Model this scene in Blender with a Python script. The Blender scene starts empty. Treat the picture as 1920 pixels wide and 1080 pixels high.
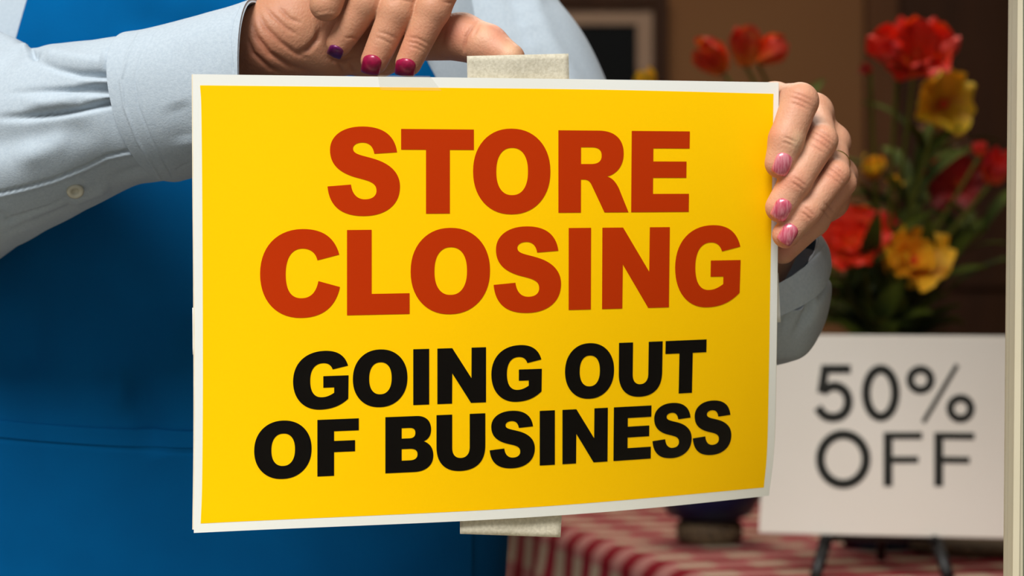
import bpy, bmesh, math, random
import numpy as np
from mathutils import Vector, Matrix
from mathutils.geometry import tessellate_polygon

random.seed(7)
rng = np.random.default_rng(7)
scene = bpy.context.scene
COL = scene.collection

# ------------------------------------------------------------------ camera, world, sun, exposure
F = 85 / 36 * 1920.0          # focal length for a 1920 px wide frame
ZC = 1.10                     # camera height
cam_data = bpy.data.cameras.new('camera')
cam_data.lens = 85; cam_data.sensor_width = 36; cam_data.clip_start = 0.05; cam_data.clip_end = 60
cam_data.dof.use_dof = True
cam_data.dof.focus_distance = 1.515
cam_data.dof.aperture_fstop = 7.2
cam = bpy.data.objects.new('camera', cam_data); COL.objects.link(cam)
cam.location = (0, 0, ZC); cam.rotation_euler = (math.pi / 2, 0, 0)
scene.camera = cam

world = bpy.data.worlds.new('sky'); scene.world = world; world.use_nodes = True
wn = world.node_tree.nodes; bg = wn['Background']
bg.inputs[0].default_value = (0.93, 0.98, 1.0, 1); bg.inputs[1].default_value = 0.29

sun_d = bpy.data.lights.new('sun', 'SUN'); sun_d.energy = 4.1; sun_d.angle = math.radians(30)
sun_d.color = (1.0, 0.985, 0.96)
sun = bpy.data.objects.new('sun', sun_d); COL.objects.link(sun)
sun.location = (-2, -3, 5)
sun.rotation_euler = Vector((0.25, 0.60, -0.77)).to_track_quat('-Z', 'Y').to_euler()

room_d = bpy.data.lights.new('added_room_fill', 'AREA'); room_d.energy = 27; room_d.size = 1.2  # added fill to lift the dim interior, no such fixture in view
room_d.color = (1.0, 0.90, 0.78)
room = bpy.data.objects.new('added_room_fill', room_d); COL.objects.link(room)
room.location = (0.2, 3.5, 2.62)

scene.view_settings.view_transform = 'Standard'; scene.view_settings.look = 'None'
scene.view_settings.exposure = 0.22; scene.view_settings.gamma = 1.0
scene.view_settings.use_curve_mapping = False

# ------------------------------------------------------------------ helpers
def P(px, py, Y): return Vector((Y * (px - 960) / F, Y, ZC - Y * (py - 540) / F))
def PX(co):       # nx3 array -> px, py
    return 960 + co[:, 0] * F / co[:, 1], 540 + (ZC - co[:, 2]) * F / co[:, 1]

def srgb(r, g, b):
    f = lambda c: (c / 255 / 12.92) if c / 255 <= 0.04045 else ((c / 255 + 0.055) / 1.055) ** 2.4
    return (f(r), f(g), f(b), 1)

def mat(name, col, rough=0.6, metal=0.0, spec=0.5, col2=None, nscale=20, nfac=0.5, bump=0.0, bscale=200, bdist=0.001,
        sss=0.0, sheen=0.0, attr=None, coat=0.0, stretch=None, ndetail=3):
    m = bpy.data.materials.new(name); m.use_nodes = True
    nt = m.node_tree; b = nt.nodes['Principled BSDF']
    b.inputs['Roughness'].default_value = rough; b.inputs['Metallic'].default_value = metal
    b.inputs['Specular IOR Level'].default_value = spec
    b.inputs['Base Color'].default_value = col
    if coat: b.inputs['Coat Weight'].default_value = coat; b.inputs['Coat Roughness'].default_value = 0.15
    if sheen: b.inputs['Sheen Weight'].default_value = sheen; b.inputs['Sheen Roughness'].default_value = 0.5
    if sss:
        b.inputs['Subsurface Weight'].default_value = sss
        b.inputs['Subsurface Radius'].default_value = (1.0, 0.35, 0.2)
        b.inputs['Subsurface Scale'].default_value = 0.004
    tc = nt.nodes.new('ShaderNodeTexCoord'); src = tc.outputs['Object']
    if stretch:
        mp = nt.nodes.new('ShaderNodeMapping'); mp.inputs['Scale'].default_value = stretch
        nt.links.new(src, mp.inputs[0]); src = mp.outputs[0]
    colout = None
    if attr:
        a = nt.nodes.new('ShaderNodeAttribute'); a.attribute_name = attr; colout = a.outputs['Color']
    if col2:
        n = nt.nodes.new('ShaderNodeTexNoise'); n.inputs['Scale'].default_value = nscale; n.inputs['Detail'].default_value = ndetail
        nt.links.new(src, n.inputs['Vector'])
        rmp = nt.nodes.new('ShaderNodeMapRange'); rmp.inputs[1].default_value = 0.35; rmp.inputs[2].default_value = 0.65
        rmp.inputs[4].default_value = nfac
        nt.links.new(n.outputs['Fac'], rmp.inputs[0])
        mx = nt.nodes.new('ShaderNodeMix'); mx.data_type = 'RGBA'
        nt.links.new(rmp.outputs[0], mx.inputs[0])
        if colout: nt.links.new(colout, mx.inputs[6])
        else: mx.inputs[6].default_value = col
        mx.inputs[7].default_value = col2
        colout = mx.outputs[2]
    if colout: nt.links.new(colout, b.inputs['Base Color'])
    if bump:
        n2 = nt.nodes.new('ShaderNodeTexNoise'); n2.inputs['Scale'].default_value = bscale; n2.inputs['Detail'].default_value = 4
        nt.links.new(src, n2.inputs['Vector'])
        bp = nt.nodes.new('ShaderNodeBump'); bp.inputs['Strength'].default_value = bump; bp.inputs['Distance'].default_value = bdist
        nt.links.new(n2.outputs['Fac'], bp.inputs['Height']); nt.links.new(bp.outputs[0], b.inputs['Normal'])
    return m

def raw_obj(name, verts, faces, material, parent=None, smooth=True, loc=None):
    me = bpy.data.meshes.new(name)
    me.from_pydata([tuple(v) for v in verts], [], [tuple(int(i) for i in f) for f in faces])
    me.validate(); me.update()
    if smooth: me.polygons.foreach_set('use_smooth', [True] * len(me.polygons))
    if material: me.materials.append(material)
    o = bpy.data.objects.new(name, me); COL.objects.link(o)
    if loc is not None:          # put origin at loc (world)
        me.transform(Matrix.Translation(-Vector(loc))); o.location = loc
    if parent:
        o.parent = parent
        o.matrix_parent_inverse = WM(parent).inverted()
    return o

def WM(o):
    m = o.matrix_basis.copy()
    if o.parent: m = WM(o.parent) @ o.matrix_parent_inverse @ m
    return m

def bm_obj(name, bm, material, parent=None, smooth=True):
    me = bpy.data.meshes.new(name); bm.to_mesh(me); bm.free()
    if smooth: me.polygons.foreach_set('use_smooth', [True] * len(me.polygons))
    me.materials.append(material)
    o = bpy.data.objects.new(name, me); COL.objects.link(o)
    if parent:
        o.parent = parent; o.matrix_parent_inverse = WM(parent).inverted()
    return o

def tag(o, label=None, cat=None, group=None, kind=None):
    if label: o['label'] = label
    if cat: o['category'] = cat
    if group: o['group'] = group
    if kind: o['kind'] = kind
    return o

def empty(name, loc):
    o = bpy.data.objects.new(name, None); COL.objects.link(o); o.location = loc; o.empty_display_size = 0.05
    return o

def box_bm(lo, hi, bev=0.0, bm=None):
    bm2 = bmesh.new()
    bmesh.ops.create_cube(bm2, size=1)
    for v in bm2.verts:
        v.co = Vector(((lo[i] + hi[i]) / 2 + v.co[i] * (hi[i] - lo[i])) for i in range(3))
    if bev: bmesh.ops.bevel(bm2, geom=bm2.edges[:], offset=bev, segments=2, affect='EDGES', profile=0.7)
    if bm is None: return bm2
    tmp = bpy.data.meshes.new('tmp'); bm2.to_mesh(tmp); bm.from_mesh(tmp); bm2.free(); bpy.data.meshes.remove(tmp)
    return bm

def lathe(name, prof, material, parent=None, seg=48, center=(0, 0, 0)):
    vs = []; fs = []
    for r, z in prof:
        for i in range(seg):
            a = 2 * math.pi * i / seg
            vs.append((center[0] + r * math.cos(a), center[1] + r * math.sin(a), center[2] + z))
    for j in range(len(prof) - 1):
        for i in range(seg):
            k = (i + 1) % seg
            fs.append((j * seg + i, j * seg + k, (j + 1) * seg + k, (j + 1) * seg + i))
    return raw_obj(name, vs, fs, material, parent, True)

def tube(pts, radii, seg=10, cap=True):
    pts = [Vector([float(c) for c in p]) for p in pts]; vs = []; fs = []
    n = len(pts); up = Vector((0.13, 0.21, 0.97))
    for i, p in enumerate(pts):
        t = (pts[min(i + 1, n - 1)] - pts[max(i - 1, 0)]).normalized()
        a = t.cross(up)
        if a.length < 1e-3: a = t.cross(Vector((1, 0, 0)))
        a.normalize(); b = t.cross(a)
        for k in range(seg):
            th = 2 * math.pi * k / seg
            vs.append(p + float(radii[i]) * (math.cos(th) * a + math.sin(th) * b))
    for i in range(n - 1):
        for k in range(seg):
            k2 = (k + 1) % seg
            fs.append((i * seg + k, i * seg + k2, (i + 1) * seg + k2, (i + 1) * seg + k))
    if cap:
        fs.append(tuple(range(seg))[::-1]); fs.append(tuple((n - 1) * seg + k for k in range(seg)))
    return vs, fs

def catmull(pts, m):
    """resample a list of equal-length numeric tuples to m rows by Catmull-Rom"""
    A = np.array(pts, float); n = len(A)
    A2 = np.vstack([2 * A[0] - A[1], A, 2 * A[-1] - A[-2]])
    out = []
    for q in np.linspace(0, n - 1, m):
        i = min(int(q), n - 2); t = q - i
        p0, p1, p2, p3 = A2[i], A2[i + 1], A2[i + 2], A2[i + 3]
        out.append(0.5 * ((2 * p1) + (-p0 + p2) * t + (2 * p0 - 5 * p1 + 4 * p2 - p3) * t * t + (-p0 + 3 * p1 - 3 * p2 + p3) * t ** 3))
    return np.array(out)

def poly_dist(px, py, line):
    """distance (and length-parameter) of points to a polyline, in px"""
    best = np.full(px.shape, 1e9); bt = np.zeros(px.shape)
    L = len(line) - 1
    for i in range(L):
        ax, ay = line[i]; bx, by = line[i + 1]
        dx, dy = bx - ax, by - ay; l2 = dx * dx + dy * dy + 1e-9
        t = np.clip(((px - ax) * dx + (py - ay) * dy) / l2, 0, 1)
        d = np.hypot(px - ax - t * dx, py - ay - t * dy)
        m = d < best; best[m] = d[m]; bt[m] = (i + t[m]) / L
    return best, bt

def displace_strokes(co, nrm, strokes, fade=0.3):
    """creases and folds: each stroke = (polyline where it runs, sigma px, depth m inward, fade0, fade1)"""
    px, py = PX(co)
    front = np.clip(-nrm[:, 1] * 3 + 0.4, 0, 1)
    tot = np.zeros(len(co)); amt = np.zeros(len(co))
    for st in strokes:
        line, s, a = st[:3]
        f0, f1 = (st[3], st[4]) if len(st) > 3 else (fade, fade)
        x0 = min(p[0] for p in line) - 4 * s; x1 = max(p[0] for p in line) + 4 * s
        y0 = min(p[1] for p in line) - 4 * s; y1 = max(p[1] for p in line) + 4 * s
        m = (px > x0) & (px < x1) & (py > y0) & (py < y1) & (front > 0)
        if not m.any(): continue
        d, t = poly_dist(px[m], py[m], line)
        w = np.exp(-(d / s) ** 2)
        if f0: w *= np.clip(t / f0, 0, 1)
        if f1: w *= np.clip((1 - t) / f1, 0, 1)
        tot[m] += a * w * front[m]
        if a > 0: amt[m] = np.maximum(amt[m], w * min(1, a / 0.0012))
    co -= nrm * tot[:, None]
    return amt

# ------------------------------------------------------------------ SDF surfaces (surface nets)
def surface_nets(Fv, origin, h):
    s = Fv < 0
    c = [(i, j, k) for i in (0, 1) for j in (0, 1) for k in (0, 1)]
    nx, ny, nz = Fv.shape
    cnt = np.zeros((nx - 1, ny - 1, nz - 1), np.int8)
    for (i, j, k) in c: cnt += s[i:nx - 1 + i, j:ny - 1 + j, k:nz - 1 + k]
    act = np.argwhere((cnt > 0) & (cnt < 8))
    vals = np.stack([Fv[act[:, 0] + i, act[:, 1] + j, act[:, 2] + k] for (i, j, k) in c], 1)
    pos = np.zeros((len(act), 3)); num = np.zeros(len(act))
    for a in range(8):
        for b in range(a + 1, 8):
            da = np.abs(np.array(c[a]) - np.array(c[b]))
            if da.sum() != 1: continue
            fa, fb = vals[:, a], vals[:, b]
            m = (fa < 0) != (fb < 0)
            t = np.zeros(len(act)); t[m] = fa[m] / (fa[m] - fb[m])
            q = np.array(c[a])[None, :] + t[:, None] * (np.array(c[b]) - np.array(c[a]))[None, :]
            pos[m] += q[m]; num[m] += 1
    pos = pos / num[:, None] + act
    idx = np.full(cnt.shape, -1, np.int64); idx[act[:, 0], act[:, 1], act[:, 2]] = np.arange(len(act))
    faces = []
    for ax in range(3):
        o1, o2 = [(1, 2), (2, 0), (0, 1)][ax]
        sl0 = [slice(None)] * 3; sl1 = [slice(None)] * 3
        sl0[ax] = slice(0, -1); sl1[ax] = slice(1, None)
        e = s[tuple(sl0)] != s[tuple(sl1)]
        E = np.argwhere(e)
        E = E[(E[:, o1] > 0) & (E[:, o2] > 0) & (E[:, o1] < Fv.shape[o1] - 1) & (E[:, o2] < Fv.shape[o2] - 1)]
        def cell(d1, d2):
            q = E.copy(); q[:, o1] -= d1; q[:, o2] -= d2
            return idx[q[:, 0], q[:, 1], q[:, 2]]
        quad = np.stack([cell(1, 1), cell(0, 1), cell(0, 0), cell(1, 0)], 1)
        ins = s[E[:, 0], E[:, 1], E[:, 2]]
        quad[~ins] = quad[~ins][:, ::-1]
        faces.append(quad)
    faces = np.vstack(faces); faces = faces[(faces >= 0).all(1)]
    return pos * h + origin, faces

def smin(a, b, k):
    hh = np.clip(0.5 + 0.5 * (b - a) / k, 0, 1)
    return b + (a - b) * hh - k * hh * (1 - hh)

class Field:
    def __init__(s, lo, hi, h):
        s.lo = np.array(lo, float); s.h = h
        s.n = np.ceil((np.array(hi) - s.lo) / h).astype(int) + 1
        s.groups = {}
    def new(s): return np.full(s.n, 0.03, np.float32)
    def cone(s, arr, a, b, ra, rb, k, flat=1.0):
        a = np.array(a, float); b = np.array(b, float)
        mg = max(ra, rb) / min(flat, 1) + k + 0.006
        i0 = np.clip(np.floor((np.minimum(a, b) - mg - s.lo) / s.h).astype(int), 0, s.n)
        i1 = np.clip(np.ceil((np.maximum(a, b) + mg - s.lo) / s.h).astype(int) + 1, 0, s.n)
        if (i1 <= i0).any(): return
        ax = [s.lo[d] + s.h * np.arange(i0[d], i1[d]) for d in range(3)]
        X, Y, Z = np.meshgrid(*ax, indexing='ij')
        ba = b - a; l2 = (ba ** 2).sum() + 1e-12
        t = np.clip(((X - a[0]) * ba[0] + (Y - a[1]) * ba[1] + (Z - a[2]) * ba[2]) / l2, 0, 1)
        d = np.sqrt((X - a[0] - t * ba[0]) ** 2 + ((Y - a[1] - t * ba[1]) / flat) ** 2 + (Z - a[2] - t * ba[2]) ** 2) - (ra + (rb - ra) * t)
        sl = tuple(slice(i0[q], i1[q]) for q in range(3))
        arr[sl] = smin(arr[sl], d.astype(np.float32), k)

def vnormals(co, faces):
    n = np.zeros_like(co)
    q = co[faces]
    fn = np.cross(q[:, 2] - q[:, 0], q[:, 3] - q[:, 1])
    for i in range(4): np.add.at(n, faces[:, i], fn)
    return n / (np.linalg.norm(n, axis=1)[:, None] + 1e-12)

def relax(co, faces, it, lam=0.5):
    for _ in range(it):
        s = np.zeros_like(co); c = np.zeros(len(co))
        for i in range(4):
            j = (i + 1) % 4
            np.add.at(s, faces[:, i], co[faces[:, j]]); np.add.at(c, faces[:, i], 1)
            np.add.at(s, faces[:, j], co[faces[:, i]]); np.add.at(c, faces[:, j], 1)
        co = co + lam * (s / c[:, None] - co)
    return co

def chain(f, arr, js, k=0.004):
    """js: list of (px, py, Y, r_px)"""
    for j0, j1 in zip(js[:-1], js[1:]):
        f.cone(arr, P(*j0[:3]), P(*j1[:3]), j0[3] * j0[2] / F, j1[3] * j1[2] / F, k, j0[4] if len(j0) > 4 else 1.0)

# ------------------------------------------------------------------ materials
M = {}
M['wall'] = mat('brown_wall_paint', srgb(134, 95, 61), 0.9, spec=0.2, col2=srgb(120, 83, 52), nscale=1.5, bump=0.1, bscale=80)
M['front_wall'] = mat('facade_plaster', srgb(150, 145, 130), 0.9, col2=srgb(135, 130, 118), nscale=3, bump=0.2, bscale=60)
M['ceiling'] = mat('ceiling_paint', srgb(200, 192, 180), 0.9, col2=srgb(190, 182, 170), nscale=2)
M['floor'] = mat('brown_floor', srgb(96, 70, 50), 0.5, col2=srgb(76, 54, 38), nscale=4, stretch=(1, 8, 1))
M['pavement'] = mat('grey_pavement', srgb(100, 98, 92), 0.9, col2=srgb(84, 82, 78), nscale=6, bump=0.3, bscale=50)
M['dark_wood'] = mat('dark_brown_wood', srgb(62, 36, 18), 0.7, spec=0.2, col2=srgb(46, 26, 12), nscale=4, stretch=(8, 8, 1))
M['frame_beige'] = mat('beige_window_paint', srgb(196, 186, 160), 0.45, col2=srgb(186, 175, 148), nscale=14, bump=0.05, bscale=90)
M['frame_green'] = mat('grey_green_gasket', srgb(96, 108, 84), 0.6, col2=srgb(80, 92, 72), nscale=20)
M['mid_wood'] = mat('mid_brown_wood', srgb(96, 62, 36), 0.7, spec=0.2, col2=srgb(78, 48, 26), nscale=4, stretch=(8, 8, 1))
M['taupe'] = mat('taupe_mat_board', srgb(164, 138, 116), 0.8, col2=srgb(156, 130, 110), nscale=5)
M['dark_picture'] = mat('dark_picture_glass', srgb(9, 12, 13), 0.6, spec=0.1, col2=srgb(12, 18, 26), nscale=3)
M['sheet_white'] = mat('white_sign_card', srgb(232, 233, 226), 0.35, col2=srgb(228, 228, 218), nscale=8, nfac=0.6)
M['sheet_back'] = mat('cream_backing_board', srgb(226, 214, 188), 0.7, col2=srgb(208, 192, 162), nscale=60)
M['yellow'] = mat('yellow_print', (1.0, 0.57, 0.0, 1), 0.42, spec=0.05, col2=(0.98, 0.555, 0.0, 1), nscale=4, nfac=0.4)
M['red_ink'] = mat('dark_orange_red_print', (0.46, 0.030, 0.0, 1), 0.35, spec=0.08, col2=(0.44, 0.028, 0.0, 1), nscale=6, nfac=0.5)
M['black_ink'] = mat('black_print', (0.0035, 0.0022, 0.001, 1), 0.3, spec=0.12, col2=(0.003, 0.002, 0.001, 1), nscale=6)
M['tape'] = mat('crepe_masking_tape', srgb(206, 199, 178), 0.75, col2=srgb(178, 170, 147), nscale=520, nfac=0.7, bump=0.35, bscale=700, bdist=0.0006)
M['skin'] = mat('skin', srgb(205, 150, 120), 0.5, spec=0.3, sss=0.22, attr='Col', col2=srgb(186, 120, 92), nscale=90, nfac=0.28, bump=0.5, bscale=600, bdist=0.0007)
M['nail_pink'] = mat('pink_polish_painted_glints', srgb(204, 78, 104), 0.3, metal=0.25, spec=0.6, col2=srgb(238, 158, 168), nscale=260, nfac=0.75, stretch=(3.0, 1, 0.5), coat=0.5)  # pale streaks paint the highlights into the pink polish
M['nail_dark'] = mat('magenta_nail_polish', srgb(176, 16, 72), 0.35, metal=0.15, spec=0.6, col2=srgb(140, 10, 58), nscale=300, nfac=0.8, coat=0.3)
M['nail_purple'] = mat('purple_nail_polish', srgb(120, 20, 96), 0.35, metal=0.15, spec=0.6, col2=srgb(90, 14, 80), nscale=300, nfac=0.8, coat=0.3)
M['gold'] = mat('gold', srgb(214, 176, 110), 0.25, metal=1.0)
M['shirt'] = mat('pale_blue_cotton', srgb(180, 192, 201), 0.9, spec=0.1, sheen=0.05, col2=srgb(168, 181, 192), nscale=500, nfac=0.7, bump=0.35, bscale=900, bdist=0.0006)
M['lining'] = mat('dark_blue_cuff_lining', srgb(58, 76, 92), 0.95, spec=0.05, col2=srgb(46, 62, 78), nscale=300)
M['thread'] = mat('pale_thread', srgb(214, 222, 226), 0.8)
M['button'] = mat('cream_button', srgb(196, 192, 172), 0.3, coat=0.3, col2=srgb(180, 176, 156), nscale=200)
M['apron'] = mat('blue_apron_cloth', srgb(0, 88, 146), 0.9, spec=0.03, col2=srgb(0, 79, 133), nscale=12, nfac=0.8, bump=0.25, bscale=800, bdist=0.0005)
M['trousers'] = mat('dark_trousers', srgb(40, 42, 52), 0.9, col2=srgb(34, 36, 44), nscale=60)
M['shoe'] = mat('black_leather', srgb(22, 20, 20), 0.4)
M['hair'] = mat('grey_brown_hair', srgb(110, 92, 78), 0.6, col2=srgb(150, 136, 122), nscale=60, stretch=(4, 4, 0.6), bump=0.4, bscale=200)
M['eye'] = mat('eye_white', srgb(230, 228, 222), 0.2)
M['black_metal'] = mat('black_easel_metal', srgb(22, 22, 22), 0.5, col2=srgb(30, 29, 28), nscale=60)
M['card'] = mat('white_card', srgb(246, 240, 228), 0.75, spec=0.2, col2=srgb(239, 231, 216), nscale=5)
M['card_ink'] = mat('dark_card_print', srgb(24, 25, 16), 0.6)
M['card_ink_thin'] = mat('dark_card_print_thin', srgb(60, 60, 48), 0.6)
M['navy'] = mat('navy_glazed_ceramic', srgb(14, 24, 66), 0.4, spec=0.3, col2=srgb(10, 18, 52), nscale=12)
M['wicker'] = mat('speckled_brown_wicker', srgb(110, 90, 62), 0.8, col2=srgb(52, 38, 24), nscale=170, nfac=1.0, bump=0.8, bscale=200, bdist=0.003)
M['stem'] = mat('green_stem', srgb(104, 108, 36), 0.8, spec=0.15, col2=srgb(84, 92, 28), nscale=40)
M['leaf'] = mat('green_leaf', srgb(78, 90, 22), 0.8, spec=0.12, col2=srgb(48, 62, 14), nscale=30, nfac=0.9)
M['pot_glass'] = mat('navy_vase_glaze', srgb(24, 34, 80), 0.3, coat=0.4)

def petal_mat(name, c1, c2, c3=None):
    m = bpy.data.materials.new(name); m.use_nodes = True
    nt = m.node_tree; b = nt.nodes['Principled BSDF']
    b.inputs['Roughness'].default_value = 0.6
    b.inputs['Subsurface Weight'].default_value = 0.1; b.inputs['Subsurface Scale'].default_value = 0.004
    a = nt.nodes.new('ShaderNodeAttribute'); a.attribute_name = 'grad'
    n = nt.nodes.new('ShaderNodeTexNoise'); n.inputs['Scale'].default_value = 45
    tc = nt.nodes.new('ShaderNodeTexCoord'); nt.links.new(tc.outputs['Object'], n.inputs['Vector'])
    ad = nt.nodes.new('ShaderNodeMath'); ad.operation = 'MULTIPLY_ADD'; ad.inputs[1].default_value = 0.9; ad.inputs[2].default_value = -0.45
    nt.links.new(n.outputs['Fac'], ad.inputs[0])
    ad2 = nt.nodes.new('ShaderNodeMath'); nt.links.new(ad.outputs[0], ad2.inputs[0]); nt.links.new(a.outputs['Fac'], ad2.inputs[1])
    cr = nt.nodes.new('ShaderNodeValToRGB'); nt.links.new(ad2.outputs[0], cr.inputs[0])
    cr.color_ramp.elements[0].color = c2; cr.color_ramp.elements[0].position = 0.1
    cr.color_ramp.elements[1].color = c1; cr.color_ramp.elements[1].position = 0.55
    if c3: e = cr.color_ramp.elements.new(0.95); e.color = c3
    nt.links.new(cr.outputs[0], b.inputs['Base Color'])
    return m
M['petal_red'] = petal_mat('red_petal', srgb(250, 66, 8), srgb(255, 140, 36), srgb(240, 44, 8))
M['petal_deep'] = petal_mat('deep_red_petal', srgb(176, 14, 16), srgb(196, 40, 20), srgb(130, 6, 12))
M['petal_pink'] = petal_mat('coral_petal', srgb(242, 56, 26), srgb(252, 110, 50), srgb(232, 36, 50))
M['petal_yellow'] = petal_mat('yellow_petal', srgb(254, 196, 8), srgb(226, 136, 8), srgb(255, 212, 30))
M['petal_orange'] = petal_mat('orange_yellow_petal', srgb(246, 168, 16), srgb(236, 84, 20), srgb(250, 186, 24))
M['petal_dusty'] = petal_mat('dusty_pink_petal', srgb(176, 136, 112), srgb(140, 100, 78))

def glass_mat():
    m = bpy.data.materials.new('clear_window_glass'); m.use_nodes = True
    nt = m.node_tree; nt.nodes.remove(nt.nodes['Principled BSDF']); out = nt.nodes['Material Output']
    tr = nt.nodes.new('ShaderNodeBsdfTransparent'); gl = nt.nodes.new('ShaderNodeBsdfGlossy'); gl.inputs['Roughness'].default_value = 0.0
    fr = nt.nodes.new('ShaderNodeFresnel'); fr.inputs[0].default_value = 1.08
    mx = nt.nodes.new('ShaderNodeMixShader')
    nt.links.new(fr.outputs[0], mx.inputs[0]); nt.links.new(tr.outputs[0], mx.inputs[1]); nt.links.new(gl.outputs[0], mx.inputs[2])
    nt.links.new(mx.outputs[0], out.inputs[0])
    return m
M['glass'] = glass_mat()
def clear_tape_mat():
    m = bpy.data.materials.new('clear_adhesive_tape'); m.use_nodes = True
    nt = m.node_tree; b = nt.nodes['Principled BSDF']; out = nt.nodes['Material Output']
    b.inputs['Base Color'].default_value = srgb(236, 228, 200); b.inputs['Roughness'].default_value = 0.4
    tr = nt.nodes.new('ShaderNodeBsdfTransparent'); mx = nt.nodes.new('ShaderNodeMixShader')
    n = nt.nodes.new('ShaderNodeTexNoise'); n.inputs['Scale'].default_value = 90
    mr = nt.nodes.new('ShaderNodeMapRange'); mr.inputs[3].default_value = 0.03; mr.inputs[4].default_value = 0.10
    nt.links.new(n.outputs['Fac'], mr.inputs[0]); nt.links.new(mr.outputs[0], mx.inputs[0])
    nt.links.new(tr.outputs[0], mx.inputs[1]); nt.links.new(b.outputs[0], mx.inputs[2]); nt.links.new(mx.outputs[0], out.inputs[0])
    return m
M['clear_tape'] = clear_tape_mat()

def gingham_mat():
    m = bpy.data.materials.new('red_white_check_cloth'); m.use_nodes = True
    nt = m.node_tree; b = nt.nodes['Principled BSDF']; b.inputs['Roughness'].default_value = 0.9
    b.inputs['Specular IOR Level'].default_value = 0.15
    a = nt.nodes.new('ShaderNodeUVMap'); a.uv_map = 'cloth'
    sp = nt.nodes.new('ShaderNodeSeparateXYZ'); nt.links.new(a.outputs[0], sp.inputs[0])
    outs = []
    for i in (0, 1):
        mu = nt.nodes.new('ShaderNodeMath'); mu.operation = 'MULTIPLY'; mu.inputs[1].default_value = 1 / 0.088
        fr = nt.nodes.new('ShaderNodeMath'); fr.operation = 'FRACT'
        gt = nt.nodes.new('ShaderNodeMath'); gt.operation = 'GREATER_THAN'; gt.inputs[1].default_value = 0.5
        nt.links.new(sp.outputs[i], mu.inputs[0]); nt.links.new(mu.outputs[0], fr.inputs[0]); nt.links.new(fr.outputs[0], gt.inputs[0])
        outs.append(gt)
    ad = nt.nodes.new('ShaderNodeMath'); ad.operation = 'ADD'
    sc0 = nt.nodes.new('ShaderNodeMath'); sc0.operation = 'MULTIPLY'; sc0.inputs[1].default_value = 0.66
    sc1 = nt.nodes.new('ShaderNodeMath'); sc1.operation = 'MULTIPLY'; sc1.inputs[1].default_value = 0.34
    nt.links.new(outs[0].outputs[0], sc0.inputs[0]); nt.links.new(outs[1].outputs[0], sc1.inputs[0])
    nt.links.new(sc0.outputs[0], ad.inputs[0]); nt.links.new(sc1.outputs[0], ad.inputs[1])
    cr = nt.nodes.new('ShaderNodeValToRGB'); nt.links.new(ad.outputs[0], cr.inputs[0])
    e = cr.color_ramp.elements; e[0].color = srgb(170, 152, 130); e[1].color = srgb(112, 6, 22)
    e2 = e.new(0.34); e2.color = srgb(156, 104, 98); e3 = e.new(0.66); e3.color = srgb(128, 20, 38)
    nt.links.new(cr.outputs[0], b.inputs['Base Color'])
    n2 = nt.nodes.new('ShaderNodeTexNoise'); n2.inputs['Scale'].default_value = 500
    bp = nt.nodes.new('ShaderNodeBump'); bp.inputs['Strength'].default_value = 0.3; bp.inputs['Distance'].default_value = 0.0006
    nt.links.new(n2.outputs['Fac'], bp.inputs['Height']); nt.links.new(bp.outputs[0], b.inputs['Normal'])
    return m
M['gingham'] = gingham_mat()

# ------------------------------------------------------------------ the setting
def struct(name, lo, hi, m, bev=0):
    o = bm_obj(name, box_bm(lo, hi, bev), m, None, False); o['kind'] = 'structure'; return o
YB = 5.2
WX0, WX1, WZ0, WZ1 = -1.75, 0.3105, 0.86, 2.5
struct('floor', (-2.6, 1.44, -0.1), (2.6, YB + 0.1, 0), M['floor'])
struct('ground', (-8, -8, -0.12), (8, 1.44, -0.02), M['pavement'])
struct('ceiling', (-2.6, 1.44, 2.7), (2.6, YB + 0.1, 2.8), M['ceiling'])
struct('wall_back', (-2.6, YB, 0), (2.6, YB + 0.1, 2.7), M['wall'])
struct('wall_left', (-2.6, 1.56, 0), (-2.5, YB, 2.7), M['wall'])
struct('wall_right', (2.5, 1.56, 0), (2.6, YB, 2.7), M['wall'])
bm = box_bm((-2.6, 1.44, 0), (WX0 - 0.05, 1.56, 2.7)); box_bm((WX1 + 0.05, 1.44, 0), (2.6, 1.56, 2.7), 0, bm)
box_bm((WX0 - 0.05, 1.44, 0), (WX1 + 0.05, 1.56, WZ0 - 0.05), 0, bm); box_bm((WX0 - 0.05, 1.44, WZ1 + 0.05), (WX1 + 0.05, 1.56, 2.7), 0, bm)
o = bm_obj('wall_front', bm, M['front_wall'], None, False); o['kind'] = 'structure'

win = empty('window_1', (WX1, 1.5, WZ0)); win['kind'] = 'structure'
tag(win, 'shop window with beige frame along the right edge')
def jamb(x, sgn, name):
    """stepped profile running the height of the window; sgn +1: opening lies at -x"""
    prof = [(0.0, 1.520), (-0.0012, 1.512), (-0.0012, 1.506), (-0.0042, 1.500), (-0.0046, 1.488), (-0.0052, 1.482), (-0.0054, 1.470), (-0.0062, 1.466), (-0.0064, 1.461), (-0.0052, 1.460),
            (-0.0030, 1.4585), (-0.0026, 1.460), (0.05, 1.460), (0.05, 1.56), (0.044, 1.56)]
    lean = 0.0021
    vs = []
    for z, q in ((WZ0 - 0.05, 1), (WZ1 + 0.05, 0)):
        dx = (z - ZC) * lean / 0.18 * 0.75
        for a, y in prof: vs.append((x + sgn * a + (dx if sgn > 0 else 0), y, z))
    n = len(prof)
    fs = [(i, (i + 1) % n, n + (i + 1) % n, n + i) for i in range(n)]
    fs += [tuple(range(n))[::-1], tuple(range(n, 2 * n))]
    return raw_obj(name, vs, fs, M['frame_beige'], win, False)
jamb(WX1, 1, 'jamb'); jamb(WX0, -1, 'jamb')
gk = bm_obj('gasket', box_bm((0.3083, 1.452, WZ0), (0.3200, 1.4598, WZ1), 0.001), M['frame_green'], win, False)
gk['label'] = 'narrow grey-green outer strip'
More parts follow.
